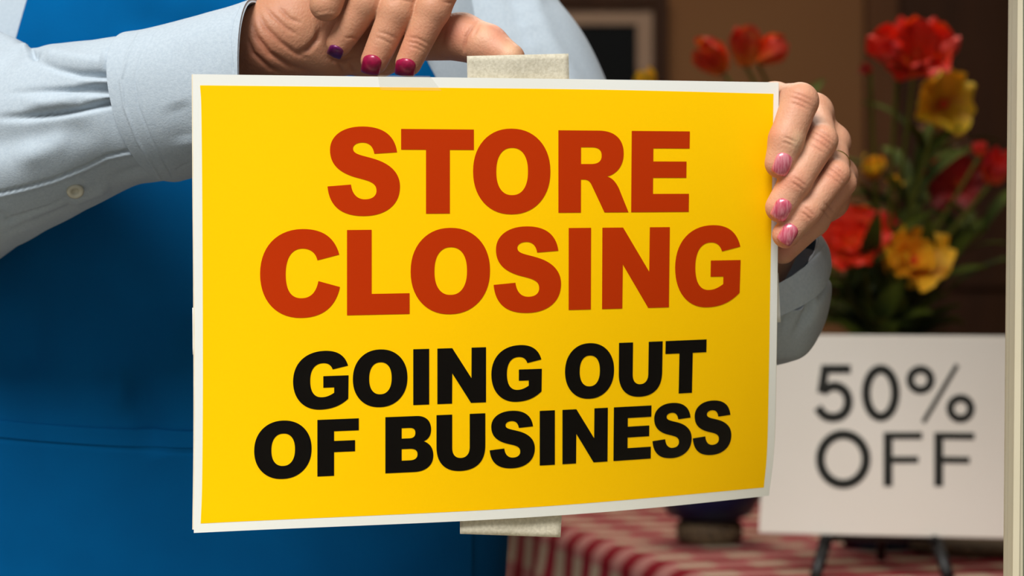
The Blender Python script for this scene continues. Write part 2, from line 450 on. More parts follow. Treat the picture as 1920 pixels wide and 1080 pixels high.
bm_obj('head', box_bm((WX0, 1.455, WZ1), (WX1, 1.55, WZ1 + 0.05), 0.003), M['frame_beige'], win, False)
bm_obj('sill', box_bm((WX0, 1.43, WZ0 - 0.05), (WX1, 1.58, WZ0), 0.003), M['frame_beige'], win, False)
gp = bm_obj('pane', box_bm((WX0 - 0.003, 1.4945, WZ0 - 0.003), (WX1 + 0.004, 1.4975, WZ1 + 0.003)), M['glass'], win, False)
gp['label'] = 'clear glass pane'

d1 = empty('added_door_1', (0.78, YB, 0)); d1['kind'] = 'structure'  # added door stands in for the back wall darkening to the right
tag(d1, 'dark brown door added where the back wall darkens')
def part_box(name, lo, hi, m, parent, bev=0.004, label=None):
    o = bm_obj(name, box_bm(lo, hi, bev), m, parent, False)
    if label: o['label'] = label
    return o
part_box('slab', (0.82, YB - 0.05, 0.005), (1.72, YB - 0.005, 2.1), M['dark_wood'], d1)
part_box('door_frame', (0.755, YB - 0.07, 0), (0.82, YB - 0.002, 2.16), M['mid_wood'], d1)  # mid brown eases the step between wall and its darker stand-in
part_box('door_frame', (1.72, YB - 0.07, 0), (1.785, YB - 0.002, 2.16), M['mid_wood'], d1)
part_box('lintel', (0.755, YB - 0.07, 2.1), (1.785, YB - 0.002, 2.165), M['mid_wood'], d1)
for zz in ((0.2, 0.95), (1.1, 1.95)):
    for xx in ((0.93, 1.22), (1.32, 1.61)):
        part_box('door_panel', (xx[0], YB - 0.062, zz[0]), (xx[1], YB - 0.045, zz[1]), M['dark_wood'], d1, 0.006)
kn = lathe('door_knob', [(0, -.02), (0.03, -.015), (0.032, 0.015), (0.0, 0.02)], M['gold'], d1, 20, (1.66, YB - 0.09, 1.0))
bs = struct('baseboard_back', (-2.5, YB - 0.02, 0), (0.755, YB, 0.12), M['dark_wood'])

# framed picture on the back wall
fy = YB - 0.03
def wx(px, Y=YB): return Y * (px - 960) / F
def wz(py, Y=YB): return ZC - Y * (py - 540) / F
fr = empty('framed_picture', (wx(1100), YB, wz(80)))
tag(fr, 'dark picture with taupe mat in a brown frame on the back wall', 'picture')
X1 = wx(1250); X0 = X1 - 0.95; Z1 = wz(-8); Z0 = Z1 - 0.75
t = 0.032
for (a, b, c, d) in ((X0, X0 + t, Z0, Z1), (X1 - t, X1, Z0, Z1), (X0 + t, X1 - t, Z1 - t, Z1), (X0 + t, X1 - t, Z0, Z0 + t)):
    part_box('frame_bar', (a, fy - 0.02, c), (b, YB - 0.001, d), M['dark_wood'], fr, 0.004)
m_ = 0.034
for (a, b, c, d) in ((X0 + t, X0 + t + m_, Z0 + t, Z1 - t), (X1 - t - m_, X1 - t, Z0 + t, Z1 - t), (X0 + t + m_, X1 - t - m_, Z1 - t - m_, Z1 - t), (X0 + t + m_, X1 - t - m_, Z0 + t, Z0 + t + m_)):
    part_box('mat_board', (a, fy - 0.006, c), (b, YB - 0.002, d), M['taupe'], fr, 0.001)
part_box('picture_glass', (X0 + t + m_, fy, Z0 + t + m_), (X1 - t - m_, YB - 0.004, Z1 - t - m_), M['dark_picture'], fr, 0.001)
# housing for the added room fill, a fixture not in view
cl = empty('added_fill_housing', (0.2, 3.5, 2.7)); tag(cl, 'flat square housing of an added fill light above the table', 'lamp')
part_box('housing', (-0.42, 2.88, 2.66), (0.82, 4.12, 2.7), M['ceiling'], cl, 0.005)

# ------------------------------------------------------------------ the sign
def sy(px, py):
    s = np.clip((px - 362) / 1100, -0.05, 1.05); t_ = np.clip((py - 140) / 830, 0, 1.1)
    return 1.503 + 0.055 * s * s + 0.075 * s * s * t_ * t_
def on_sign(px, py, off=0.0):
    Y = sy(px, py) - off
    return (Y * (px - 960) / F, Y, ZC - Y * (py - 540) / F)
def coons(top, bot, left, right, nu, nv):
    """edges as polylines (px,py) -> grid of px points"""
    def rs(pl, n):
        pl = catmull(pl, 200); d = np.r_[0, np.cumsum(np.hypot(*np.diff(pl, axis=0).T))]; d /= d[-1]
        q = np.linspace(0, 1, n); return np.stack([np.interp(q, d, pl[:, 0]), np.interp(q, d, pl[:, 1])], 1)
    T, B, L, R = rs(top, nu), rs(bot, nu), rs(left, nv), rs(right, nv)
    G = np.zeros((nv, nu, 2))
    for j in range(nv):
        v = j / (nv - 1)
        u = np.linspace(0, 1, nu)[:, None]
        G[j] = (1 - v) * T + v * B + (1 - u) * L[j] + u * R[j] - ((1 - u) * (1 - v) * T[0] + u * (1 - v) * T[-1] + (1 - u) * v * B[0] + u * v * B[-1])
    return G
def sheet(name, G, off_front, off_back, m, parent):
    nv, nu = G.shape[:2]; vs = []; fs = []
    for off in (off_front, off_back):
        for j in range(nv):
            for i in range(nu): vs.append(on_sign(G[j, i, 0], G[j, i, 1], off))
    N = nv * nu; q = lambda i, j, s=0: s * N + j * nu + i
    for j in range(nv - 1):
        for i in range(nu - 1):
            fs.append((q(i, j), q(i, j + 1), q(i + 1, j + 1), q(i + 1, j)))
            fs.append((q(i, j, 1), q(i + 1, j, 1), q(i + 1, j + 1, 1), q(i, j + 1, 1)))
    for i in range(nu - 1):
        fs.append((q(i, 0), q(i + 1, 0), q(i + 1, 0, 1), q(i, 0, 1)))
        fs.append((q(i, nv - 1), q(i, nv - 1, 1), q(i + 1, nv - 1, 1), q(i + 1, nv - 1)))
    for j in range(nv - 1):
        fs.append((q(0, j), q(0, j, 1), q(0, j + 1, 1), q(0, j + 1)))
        fs.append((q(nu - 1, j), q(nu - 1, j + 1), q(nu - 1, j + 1, 1), q(nu - 1, j, 1)))
    return raw_obj(name, vs, fs, m, parent, False)

sign = empty('closing_sign', P(900, 960, 1.54))
tag(sign, 'yellow STORE CLOSING sign with white border held against the window', 'sign')
outer = coons([(361.5, 139), (600, 142.2), (1100, 148.6), (1460, 154.5)], [(363.4, 999.3), (500, 992.9), (840, 978.3), (1053, 966), (1240, 950.7), (1442, 929.5)],
              [(361.5, 139), (362.5, 300), (364.5, 540), (365.5, 800), (363.4, 999.3)], [(1460, 154.5), (1459.5, 320), (1458, 486), (1455.4, 690), (1451.7, 840), (1442, 929.5)], 150, 110)
sheet('white_card', outer, 0.0, -0.0008, M['sheet_white'], sign)['label'] = 'white border of the sign card'
inner = coons([(375, 160), (600, 162.3), (1100, 167.7), (1450.3, 175.8)], [(376.2, 981.5), (500, 975.5), (840, 960), (1040, 948), (1240, 931.7), (1432.2, 914)],
              [(375, 160), (377.5, 210), (379.3, 400), (380.3, 700), (379, 900), (376.2, 981.5)], [(1450.3, 175.8), (1448, 330), (1445.2, 475), (1442, 690), (1438.5, 840), (1432.2, 914)], 150, 110)
sheet('yellow_print', inner, 0.00012, -0.0001, M['yellow'], sign)['label'] = 'yellow printed field'
back = coons([(359.3, 139.5), (1459, 155.5)], [(360.6, 993), (840, 975), (1053, 964), (1240, 949), (1440, 928)],
             [(359.3, 139.5), (360.5, 340), (362, 540), (362.6, 800), (360.6, 993)], [(1460.5, 156.5), (1460, 320), (1458.6, 486), (1456, 690), (1452, 840), (1441, 928)], 40, 30)
sheet('backing_board', back, -0.0009, -0.0032, M['sheet_back'], sign)['label'] = 'cream backing board showing at the left edge'

# --- lettering (flat print, follows the sheet)
def bez(path):
    """path: list of contours; contour = [('M',x,y),('L',x,y),('C',x1,y1,x2,y2,x,y)...]"""
    out = []
    for con in path:
        pts = []
        for c in con:
            if c[0] in 'ML': pts.append((c[1], c[2]))
            else:
                p0 = pts[-1]; n = 14
                for i in range(1, n + 1):
                    t = i / n; a = (1 - t) ** 3; b = 3 * (1 - t) ** 2 * t; g = 3 * (1 - t) * t * t; d = t ** 3
                    pts.append((a * p0[0] + b * c[1] + g * c[3] + d * c[5], a * p0[1] + b * c[2] + g * c[4] + d * c[6]))
        if abs(pts[0][0] - pts[-1][0]) + abs(pts[0][1] - pts[-1][1]) < 1e-6: pts.pop()
        out.append(pts)
    return out
def norm(path, x0, w, y0, h):
    return [[((x - x0) / w, (y - y0) / h) for x, y in con] for con in bez(path)]
def sup(cx, cy, rx, ry, n, m=56):
    return [(cx + rx * math.copysign(abs(math.cos(a)) ** (2 / n), math.cos(a)), cy + ry * math.copysign(abs(math.sin(a)) ** (2 / n), math.sin(a)))
            for a in (2 * math.pi * i / m for i in range(m))]
GL = {}
GL['S'] = norm([[('M', 771, 350), ('C', 750, 190, 640, 97, 430, 97), ('C', 230, 97, 100, 190, 100, 330), ('C', 100, 470, 190, 548, 345, 595),
                 ('C', 470, 630, 565, 640, 565, 730), ('C', 565, 785, 520, 816, 450, 816), ('C', 370, 816, 320, 760, 310, 670), ('L', 75, 688),
                 ('C', 90, 850, 180, 980, 440, 980), ('C', 660, 980, 800, 870, 800, 690), ('C', 800, 560, 710, 470, 560, 422),
                 ('C', 430, 380, 330, 378, 330, 315), ('C', 330, 280, 370, 255, 425, 255), ('C', 490, 255, 530, 290, 543, 365)]], 75, 725, 118, 843)
GL['C'] = norm([[('M', 886, 363), ('C', 840, 190, 720, 103, 520, 103), ('C', 260, 103, 94, 280, 94, 545), ('C', 94, 820, 260, 992, 510, 992),
                 ('C', 720, 992, 850, 890, 893, 690), ('L', 677, 627), ('C', 655, 740, 600, 796, 510, 796), ('C', 400, 796, 350, 710, 350, 550),
                 ('C', 350, 390, 410, 298, 515, 298), ('C', 595, 298, 650, 340, 667, 418)]], 94, 799, 117, 859)
GL['O'] = [sup(.5, .5, .5, .515, 2.15), sup(.505, .5, .205, .285, 2.3)]
GL['R'] = norm([[('M', 463, 129), ('L', 870, 129), ('C', 1030, 129, 1118, 215, 1118, 360), ('C', 1118, 480, 1050, 565, 950, 590),
                 ('C', 1010, 605, 1040, 650, 1070, 705), ('L', 1170, 951), ('L', 928, 951), ('L', 795, 670), ('C', 775, 630, 750, 620, 720, 620),
                 ('L', 690, 620), ('L', 690, 951), ('L', 463, 951)],
                [('M', 690, 296), ('L', 800, 296), ('C', 865, 296, 897, 325, 897, 380), ('C', 897, 435, 865, 465, 790, 465), ('L', 690, 465)]], 463, 707, 129, 822)
GL['T'] = [[(0, 0), (1, 0), (1, .243), (.67, .243), (.67, 1), (.3425, 1), (.3425, .243), (0, .243)]]
GL['E'] = [[(0, 0), (1, 0), (1, .213), (.376, .213), (.376, .375), (.95, .375), (.95, .577), (.376, .577), (.376, .776), (1, .776), (1, 1), (0, 1)]]
GL['L'] = [[(0, 0), (.394, 0), (.394, .755), (1, .755), (1, 1), (0, 1)]]
GL['F'] = [[(0, 0), (1, 0), (1, .212), (.404, .212), (.404, .385), (.91, .385), (.91, .582), (.404, .582), (.404, 1), (0, 1)]]
GL['I'] = [[(0, 0), (1, 0), (1, 1), (0, 1)]]
GL['N'] = [[(0, 0), (.307, 0), (.70, .551), (.703, 0), (1, 0), (1, 1), (.69, 1), (.307, .456), (.303, 1), (0, 1)]]
GL['G'] = norm([[('M', 1804, 284), ('C', 1770, 140, 1680, 66, 1530, 66), ('C', 1300, 66, 1156, 230, 1156, 480), ('C', 1156, 730, 1290, 886, 1480, 886),
                 ('C', 1620, 886, 1720, 840, 1806, 748), ('L', 1810, 420), ('L', 1512, 420), ('L', 1512, 582), ('L', 1640, 582), ('L', 1640, 658),
                 ('C', 1590, 695, 1550, 714, 1495, 714), ('C', 1400, 714, 1358, 620, 1358, 475), ('C', 1358, 330, 1410, 238, 1510, 238),
                 ('C', 1570, 238, 1605, 270, 1622, 330)]], 1156, 654, 82, 793)
GL['U'] = bez([[('M', 0, 0), ('L', .322, 0), ('L', .322, .60), ('C', .322, .72, .39, .788, .50, .788), ('C', .61, .788, .68, .72, .68, .60), ('L', .68, 0),
                ('L', 1, 0), ('L', 1, .58), ('C', 1, .88, .81, 1.022, .49, 1.022), ('C', .18, 1.022, 0, .86, 0, .58)]])
GL['B'] = bez([[('M', 0, 0), ('L', .65, 0), ('C', .85, 0, .954, .10, .954, .25), ('C', .954, .36, .89, .43, .80, .458), ('C', .93, .50, 1, .59, 1, .715),
                ('C', 1, .90, .84, 1, .60, 1), ('L', 0, 1)],
               [('M', .34, .207), ('L', .50, .207), ('C', .59, .207, .625, .24, .625, .30), ('C', .625, .36, .59, .394, .50, .394), ('L', .34, .394)],
               [('M', .34, .581), ('L', .51, .581), ('C', .62, .581, .67, .62, .67, .685), ('C', .67, .75, .62, .788, .51, .788), ('L', .34, .788)]])
def fit(pts, deg=3):
    x = np.array([p[0] for p in pts]); y = np.array([p[1] for p in pts]); c = np.polyfit((x - 900) / 500, y, deg)
    return lambda v: float(np.polyval(c, (v - 900) / 500))
LINES = [
    (fit([(752, 241.7), (888, 242.9), (1185, 245.4), (1293, 246.4)], 1), fit([(799, 400.5), (1047, 398.8), (1293, 397.1)], 1), M['red_ink'],
     [('STORE', [('S', 614, 750), ('T', 752, 888.5), ('O', 887, 1032), ('R', 1047, 1179.5), ('E', 1184.5, 1293.5)])]),
    (fit([(650, 431.3), (1066, 427.5), (1255, 425.9)], 1), fit([(563, 593), (650, 591.1), (768, 588.5), (1066, 581.2), (1253, 576.1), (1330, 574)], 2), M['red_ink'],
     [('CLOSING', [('C', 487.6, 637.5), ('L', 650.6, 768), ('O', 769.9, 918.8), ('S', 925.5, 1052), ('I', 1066.3, 1108.3), ('N', 1129.5, 1256), ('G', 1266.8, 1390)])]),
    (fit([(605, 660), (775, 654.8), (911, 651), (1160, 642.9), (1242, 639.9), (1324, 636.3)]),
     fit([(600, 766.5), (775, 759.7), (820, 757.6), (911, 754), (1105, 746.3), (1200, 741.7), (1272, 737.9), (1296, 736.6)]), M['black_ink'],
     [('GOING', [('G', 549.4, 653.6), ('O', 661.5, 764), ('I', 774.8, 804.7), ('N', 820, 911.3), ('G', 921.2, 1016)]),
      ('OUT', [('O', 1059.4, 1151.9), ('U', 1160.7, 1242.6), ('T', 1248, 1325)])]),
    (fit([(530, 790), (595, 787.3), (673, 784.5), (722, 782.2), (818, 778.4), (910, 774.8), (1012, 770.1), (1054, 768.6), (1139, 764.7), (1221, 760.2), (1261, 757.8), (1336, 753.3)]),
     fit([(530, 896.3), (594, 893.6), (626, 892.1), (722, 887.4), (1012, 872.9), (1054, 870.4), (1139, 865.4), (1221, 859.8), (1261, 856.9), (1336, 850.9)]), M['black_ink'],
     [('OF', [('O', 476.5, 584.3), ('F', 595, 672.8)]),
      ('BUSINESS', [('B', 722.5, 812.5), ('U', 818.4, 910), ('S', 918.1, 1002.9), ('I', 1011.9, 1040.4), ('N', 1054.6, 1139.8), ('E', 1151, 1221.6), ('S', 1224.4, 1298.5), ('S', 1300.5, 1373.3)])]),
]
def tess(bm, cons):
    polys = [[Vector((x, y, 0)) for x, y in c] for c in cons]
    flat = [v for p in polys for v in p]
    bv = [bm.verts.new(v) for v in flat]
    for tr in tessellate_polygon(polys):
        try: bm.faces.new([bv[i] for i in tr])
        except ValueError: pass
for top, base, ink, words in LINES:
    for word, letters in words:
        bm = bmesh.new()
        for ch, x0, x1 in letters:
            cons = []
            for c in GL[ch]:
                cc = []
                for u, v in c:
                    x = x0 + u * (x1 - x0); yt, yb = top(x), base(x)
                    x -= max(0, x - 1050) / 150 * 1.3 * v
                    cc.append((x, yt + v * (yb - yt)))
                cons.append(cc)
            tess(bm, cons)
        xs = [v.co.x for v in bm.verts]
        for ax_, no_ in ((0, (1, 0, 0)), (1, (0, 1, 0))):
            cs = [v.co[ax_] for v in bm.verts]; g = min(cs) + 12; hi_ = max(cs)
            while g < hi_:
                bmesh.ops.bisect_plane(bm, geom=bm.verts[:] + bm.edges[:] + bm.faces[:], plane_co=(g, 0, 0) if ax_ == 0 else (0, g, 0), plane_no=no_, dist=1e-4); g += 12
        for v in bm.verts: v.co = Vector(on_sign(v.co.x, v.co.y, 0.00035))
        bmesh.ops.recalc_face_normals(bm, faces=bm.faces[:])
        o = bm_obj('printed_word', bm, ink, sign, False)
        o['label'] = ('dark red printed word ' if ink is M['red_ink'] else 'black printed word ') + word

# --- tapes
def strip(name, corners, Yf, m, parent, label, nu=20, nv=8, thick=0.0002, ripple=0.0004):
    """corners px TL, TR, BR, BL ; Yf(px,py,u,v) depth"""
    vs = []; fs = []
    for s in (0, 1):
        for j in range(nv):
            for i in range(nu):
                u, v = i / (nu - 1), j / (nv - 1)
                x = (1 - v) * ((1 - u) * corners[0][0] + u * corners[1][0]) + v * ((1 - u) * corners[3][0] + u * corners[2][0])
                y = (1 - v) * ((1 - u) * corners[0][1] + u * corners[1][1]) + v * ((1 - u) * corners[3][1] + u * corners[2][1])
                Y = Yf(x, y, u, v) + ripple * math.sin(u * 9 + v * 3) * (1 - s * 0) + s * thick
                vs.append(P(x, y, Y))
    N = nu * nv
    for j in range(nv - 1):
        for i in range(nu - 1):
            a = j * nu + i
            fs.append((a, a + nu, a + nu + 1, a + 1)); fs.append((N + a, N + a + 1, N + a + nu + 1, N + a + nu))
    rim = [i for i in range(nu)] + [j * nu + nu - 1 for j in range(1, nv)] + [(nv - 1) * nu + i for i in range(nu - 2, -1, -1)] + [j * nu for j in range(nv - 2, 0, -1)]
    for a, b in zip(rim, rim[1:] + rim[:1]): fs.append((a, b, N + b, N + a))
    o = raw_obj(name, vs, fs, m, parent, True); o['label'] = label
    return o
strip('masking_tape', [(875.5, 105), (1066, 100.5), (1068, 180), (877, 180)], lambda x, y, u, v: sy(x, 150) + 0.0042, M['tape'], sign,
      'beige masking tape strip along the top edge under the thumb')
strip('masking_tape', [(862, 940), (1055, 935), (1051, 1007.5), (862.5, 1001)], lambda x, y, u, v: sy(x, 970) + 0.0045 - 0.002 * max(0, v - .6), M['tape'], sign,
      'beige masking tape strip hanging from the bottom edge')
strip('masking_tape', [(360.6, 577), (400, 577), (400, 666), (361.2, 665)], lambda x, y, u, v: sy(x, y) + 0.0042, M['sheet_white'], sign,
      'white tape tab at the left edge', 6, 8, ripple=0.0001)
strip('masking_tape', [(1430, 500), (1459.5, 512), (1463.8, 604), (1430, 608)], lambda x, y, u, v: sy(x, y) + 0.0042, M['sheet_white'], sign,
      'white tape tab at the right edge', 6, 8, ripple=0.0001)
strip('clear_tape', [(708, 140.6), (806, 142.2), (828, 170), (713, 168.6)], lambda x, y, u, v: sy(x, y) - 0.0005, M['clear_tape'], sign,
      'faint clear tape patch over the top border', 16, 6, thick=0.00005, ripple=0.0)

# ------------------------------------------------------------------ the person
person = empty('person', (-0.22, 1.88, 0.0))
tag(person, 'person in pale blue shirt and blue apron taping up the yellow sign', 'person')

def hand(lo_px, hi_px, Y0, Y1, h, palm, fingers, strokes, red_shade_spots, base_col, dark_col=None, pits=()):
    a = P(lo_px[0], hi_px[1], Y1); b = P(hi_px[0], lo_px[1], Y1)
    f = Field((a.x, Y0, a.z), (b.x, Y1, b.z), h)
    A = f.new()
    for seg in palm: chain(f, A, seg, 0.008)
    for fg in fingers:
        B = f.new(); chain(f, B, fg, 0.003)
        A = smin(A, B, 0.0016)
    co, fa = surface_nets(A, f.lo, h)
    co = relax(co, fa, 4, 0.5)
    n = vnormals(co, fa)
    amt = displace_strokes(co, n, strokes)
    px, py = PX(co)
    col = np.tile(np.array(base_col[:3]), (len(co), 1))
    for (rx, ry, rr, c, w) in red_shade_spots:
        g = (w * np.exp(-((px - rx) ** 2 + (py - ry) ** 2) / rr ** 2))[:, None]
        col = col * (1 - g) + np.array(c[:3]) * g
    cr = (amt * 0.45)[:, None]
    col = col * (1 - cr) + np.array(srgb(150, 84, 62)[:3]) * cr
    return co, fa, col

SK = srgb(208, 156, 126); RED = srgb(206, 112, 84); PALE = srgb(222, 184, 148); PINK = srgb(216, 130, 112)
# hand at the sign's right edge (fingers over the front, thumb behind)
Lfing = [
    [(1500, 190, 1.5555, 35), (1474, 262, 1.5485, 32.5), (1462, 306, 1.5475, 28.5)],
    [(1541, 263, 1.5605, 30), (1491, 340, 1.551, 30.5), (1463, 389, 1.5515, 28.5)],
    [(1568, 326, 1.5640, 26), (1512, 397, 1.556, 27.5), (1473.5, 440, 1.556, 26)],
    [(1583, 343, 1.588, 23), (1528, 416, 1.589, 25), (1468, 470, 1.592, 25)],
    [(1425, 480, 1.628, 34), (1405, 400, 1.607, 32), (1380, 330, 1.594, 27)],
]
Lpalm = [
    [(1500, 190, 1.5555, 35), (1452, 196, 1.606, 38)], [(1541, 263, 1.5605, 30), (1524, 213, 1.612, 34)],
    [(1568, 326, 1.5640, 26), (1558, 268, 1.616, 32)], [(1583, 343, 1.588, 23), (1573, 328, 1.63, 30)],
    [(1452, 196, 1.606, 38), (1450, 390, 1.640, 46)], [(1524, 213, 1.612, 36), (1475, 395, 1.640, 44)],
    [(1558, 268, 1.616, 33), (1500, 400, 1.640, 40)], [(1573, 330, 1.63, 31), (1556, 375, 1.64, 32), (1505, 405, 1.645, 38)],
    [(1490, 395, 1.642, 48), (1436, 476, 1.655, 48), (1405, 570, 1.675, 48)],
    [(1450, 420, 1.64, 42), (1425, 460, 1.630, 36)],
]
def arc(cx, cy, dx, dy, w, sag):      # a short crease across a finger: centre, half-vector, number of px of bow
    nx, ny = -dy, dx; l = math.hypot(nx, ny); nx /= l; ny /= l
    return [(cx - dx, cy - dy), (cx - dx * .5 + nx * sag * .7, cy - dy * .5 + ny * sag * .7), (cx + nx * sag, cy + ny * sag), (cx + dx * .5 + nx * sag * .7, cy + dy * .5 + ny * sag * .7), (cx + dx, cy + dy)]
Lst = []
for (cx, cy, ex, ey, k) in [(1503, 182, 26, 11, 3), (1501, 191, 24, 10, 3), (1498, 200, 20, 8, 3),
                            (1541, 262, 23, 16, 4), (1536, 270, 22, 15, 3), (1546, 254, 20, 14, 3), (1530, 279, 16, 11, 2),
                            (1566, 328, 18, 15, 3), (1560, 336, 18, 14, 3), (1570, 319, 15, 13, 2),
                            (1499, 341, 15, 11, 2), (1494, 350, 14, 10, 2), (1517, 398, 13, 11, 2), (1511, 406, 12, 10, 2),
                            (1480, 262, 15, 7, 2), (1476, 271, 13, 5, 2), (1556, 392, 12, 12, 2), (1548, 402, 11, 10, 2)]:
    Lst.append((arc(cx, cy, ex, ey, 0, -k), 2.3, 0.00055))
Lred = [(1462, 330, 26, PINK, .55), (1458, 412, 26, PINK, .55), (1470, 460, 24, PINK, .55), (1500, 185, 22, RED, .30), (1541, 265, 22, RED, .35),
        (1566, 328, 22, RED, .35), (1497, 345, 18, RED, .3), (1516, 402, 18, RED, .3), (1497, 262, 17, PALE, .8), (1448, 245, 20, RED, .35), (1590, 390, 40, RED, .2)]
Lco, Lfa, Lcol = hand((1330, 120), (1640, 640), 1.50, 1.72, 0.0008, Lpalm, Lfing, Lst, Lred, SK)

# hand at the sign's top edge (palm to the window, fingers curled, thumb on the tape)
dY = 0.012
Rfing = [
    [(870, -105, 1.555, 34), (812, 18, 1.545, 32), (766, 118, 1.546, 25)],        # index
    [(800, -115, 1.557, 34), (744, 22, 1.548, 33), (702, 114, 1.549, 26)],        # middle
    [(735, -100, 1.562, 32), (686, 6, 1.553, 32), (636, 82, 1.557, 24.5)],        # ring
    [(655, -120, 1.562, 30), (628, -40, 1.548, 33), (611, 9, 1.546, 31)],         # little
    [(770, 70, 1.592, 44), (866, 69, 1.566, 44), (913, 87, 1.553, 41), (955, 110, 1.5425, 30)],   # thumb
]
Rpalm = [
    [(425, 118, 1.583, 58), (500, 82, 1.580, 70), (560, 60, 1.582, 74)],
    [(520, 80, 1.582, 66), (610, 92, 1.584, 50), (700, 98, 1.592, 42), (760, 74, 1.594, 40)],
    [(540, 50, 1.582, 70), (600, -60, 1.590, 62), (660, -190, 1.60, 44)],
    [(560, 40, 1.585, 66), (680, -60, 1.600, 58), (730, -200, 1.605, 40)],
    [(600, 60, 1.588, 60), (720, 0, 1.605, 52), (790, -180, 1.605, 38)],
    [(655, -120, 1.562, 30), (650, -190, 1.598, 36)], [(735, -100, 1.562, 32), (720, -195, 1.602, 36)],
    [(800, -115, 1.557, 34), (785, -190, 1.603, 36)], [(870, -105, 1.555, 34), (835, -180, 1.603, 36)],
    [(700, 98, 1.592, 42), (770, 74, 1.592, 42)],
]
c1 = lambda pts: [(440 + x / 2.909, y / 2.909) for x, y in pts]
Rst = [(c1([(90, 110), (120, 200), (190, 290), (300, 360), (420, 395)]), 5, 0.0022), (c1([(60, 190), (100, 290), (190, 370), (260, 400)]), 4, 0.0018),
       (c1([(120, 60), (170, 150), (250, 230), (330, 290), (420, 330)]), 5, 0.0014), (c1([(150, 20), (210, 90), (290, 160), (360, 200)]), 4, 0.0009),
       (c1([(330, 300), (400, 270), (450, 215), (470, 150)]), 6, 0.0022), (c1([(230, 30), (300, 100), (370, 130)]), 4, 0.0009),
       (c1([(500, 300), (540, 330), (600, 330), (660, 300)]), 4, 0.0012), (c1([(560, 340), (580, 370), (590, 400)]), 3, 0.001), (c1([(620, 330), (640, 370), (650, 400)]), 3, 0.0008),
       (c1([(1330, 110), (1290, 150), (1260, 200), (1250, 250), (1245, 300)]), 3, 0.0013), (c1([(1345, 130), (1320, 165), (1300, 200)]), 2.5, 0.0006),
       (c1([(1160, 130), (1140, 200), (1130, 260)]), 4, 0.0006),
       (c1([(830, 10), (900, -5), (980, 15)]), 2.5, 0.0006), (c1([(1120, 5), (1170, 15), (1200, 10)]), 2.5, 0.0006),
       (c1([(770, 170), (830, 185), (900, 220)]), 3, 0.0005), (c1([(930, 200), (1000, 210), (1080, 250)]), 3, 0.0006), (c1([(925, 225), (990, 235), (1060, 275)]), 3, 0.0006),
       (c1([(940, 250), (990, 262), (1040, 290)]), 2.5, 0.0005), (c1([(760, 200), (810, 215), (870, 250)]), 2.5, 0.0005),
       (c1([(590, 210), (640, 205), (690, 220)]), 2.5, 0.0005), (c1([(420, 95), (500, 75), (590, 80)]), 4, -0.0006)]
Rred_shade = [(500, 90, 80, srgb(168, 112, 84), .7), (470, 120, 60, srgb(140, 86, 62), .6), (930, 45, 45, PINK, .6), (905, 62, 25, PALE, .5), (960, 92, 22, PALE, .75), (845, 60, 30, PINK, .45),  # brown spots beside the cuff paint shade into the palm colour
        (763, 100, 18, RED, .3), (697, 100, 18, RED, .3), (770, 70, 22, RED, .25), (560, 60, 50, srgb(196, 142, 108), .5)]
Rco, Rfa, Rcol = hand((345, -260), (1010, 205), 1.50, 1.66, 0.0008, Rpalm, Rfing, Rst, Rred_shade, srgb(198, 144, 112))

# coarse body inside the clothes: head, neck, trunk, arms, legs
fb = Field((-0.62, 1.55, -0.01), (0.42, 2.15, 1.80), 0.0075)
A = fb.new()
bcx = -0.222
for a, b, ra, rb, k, fl in [
    ((bcx - .07, 1.91, .95), (bcx - .07, 1.90, 1.28), .085, .10, .05, .85), ((bcx + .07, 1.91, .95), (bcx + .07, 1.90, 1.28), .085, .10, .05, .85),
    ((bcx, 1.90, 1.28), (bcx, 1.895, 1.46), .07, .048, .04, 1), ((bcx - .15, 1.90, 1.34), (bcx + .15, 1.90, 1.34), .045, .045, .05, 1),
    ((bcx, 1.88, 1.585), (bcx, 1.89, 1.62), .074, .086, .03, 1.12), ((bcx, 1.835, 1.525), (bcx, 1.87, 1.57), .040, .055, .03, 1),
    ((bcx, 1.785, 1.60), (bcx, 1.772, 1.573), .008, .014, .012, 1),
    ((bcx - .083, 1.885, 1.575), (bcx - .086, 1.89, 1.605), .010, .014, .006, .8), ((bcx + .083, 1.885, 1.575), (bcx + .086, 1.89, 1.605), .010, .014, .006, .8),
    ((bcx - .165, 1.90, 1.33), P(-110, 300, 1.745), .045, .038, .03, 1), (P(-110, 300, 1.745), P(420, 120, 1.583), .038, .024, .02, 1),
    ((bcx + .165, 1.90, 1.33), P(1225, 690, 1.825), .045, .038, .03, 1), (P(1225, 690, 1.825), P(1410, 560, 1.673), .036, .018, .02, 1),
    ((bcx - .09, 1.92, .90), (bcx - .10, 1.90, .50), .072, .055, .04, 1), ((bcx - .10, 1.89, .50), (bcx - .10, 1.91, .09), .052, .035, .03, 1),
    ((bcx + .09, 1.92, .90), (bcx + .10, 1.90, .50), .072, .055, .04, 1), ((bcx + .10, 1.89, .50), (bcx + .10, 1.91, .09), .052, .035, .03, 1),
    ((bcx - .10, 1.93, .045), (bcx - .11, 1.78, .035), .035, .026, .03, 1), ((bcx + .10, 1.93, .045), (bcx + .11, 1.78, .035), .035, .026, .03, 1)]:
    fb.cone(A, tuple(a), tuple(b), ra, rb, k, fl)
Bco, Bfa = surface_nets(A, fb.lo, 0.0075); Bco = relax(Bco, Bfa, 2, 0.5)
Bco[:, 2] = np.maximum(Bco[:, 2], 0.012)
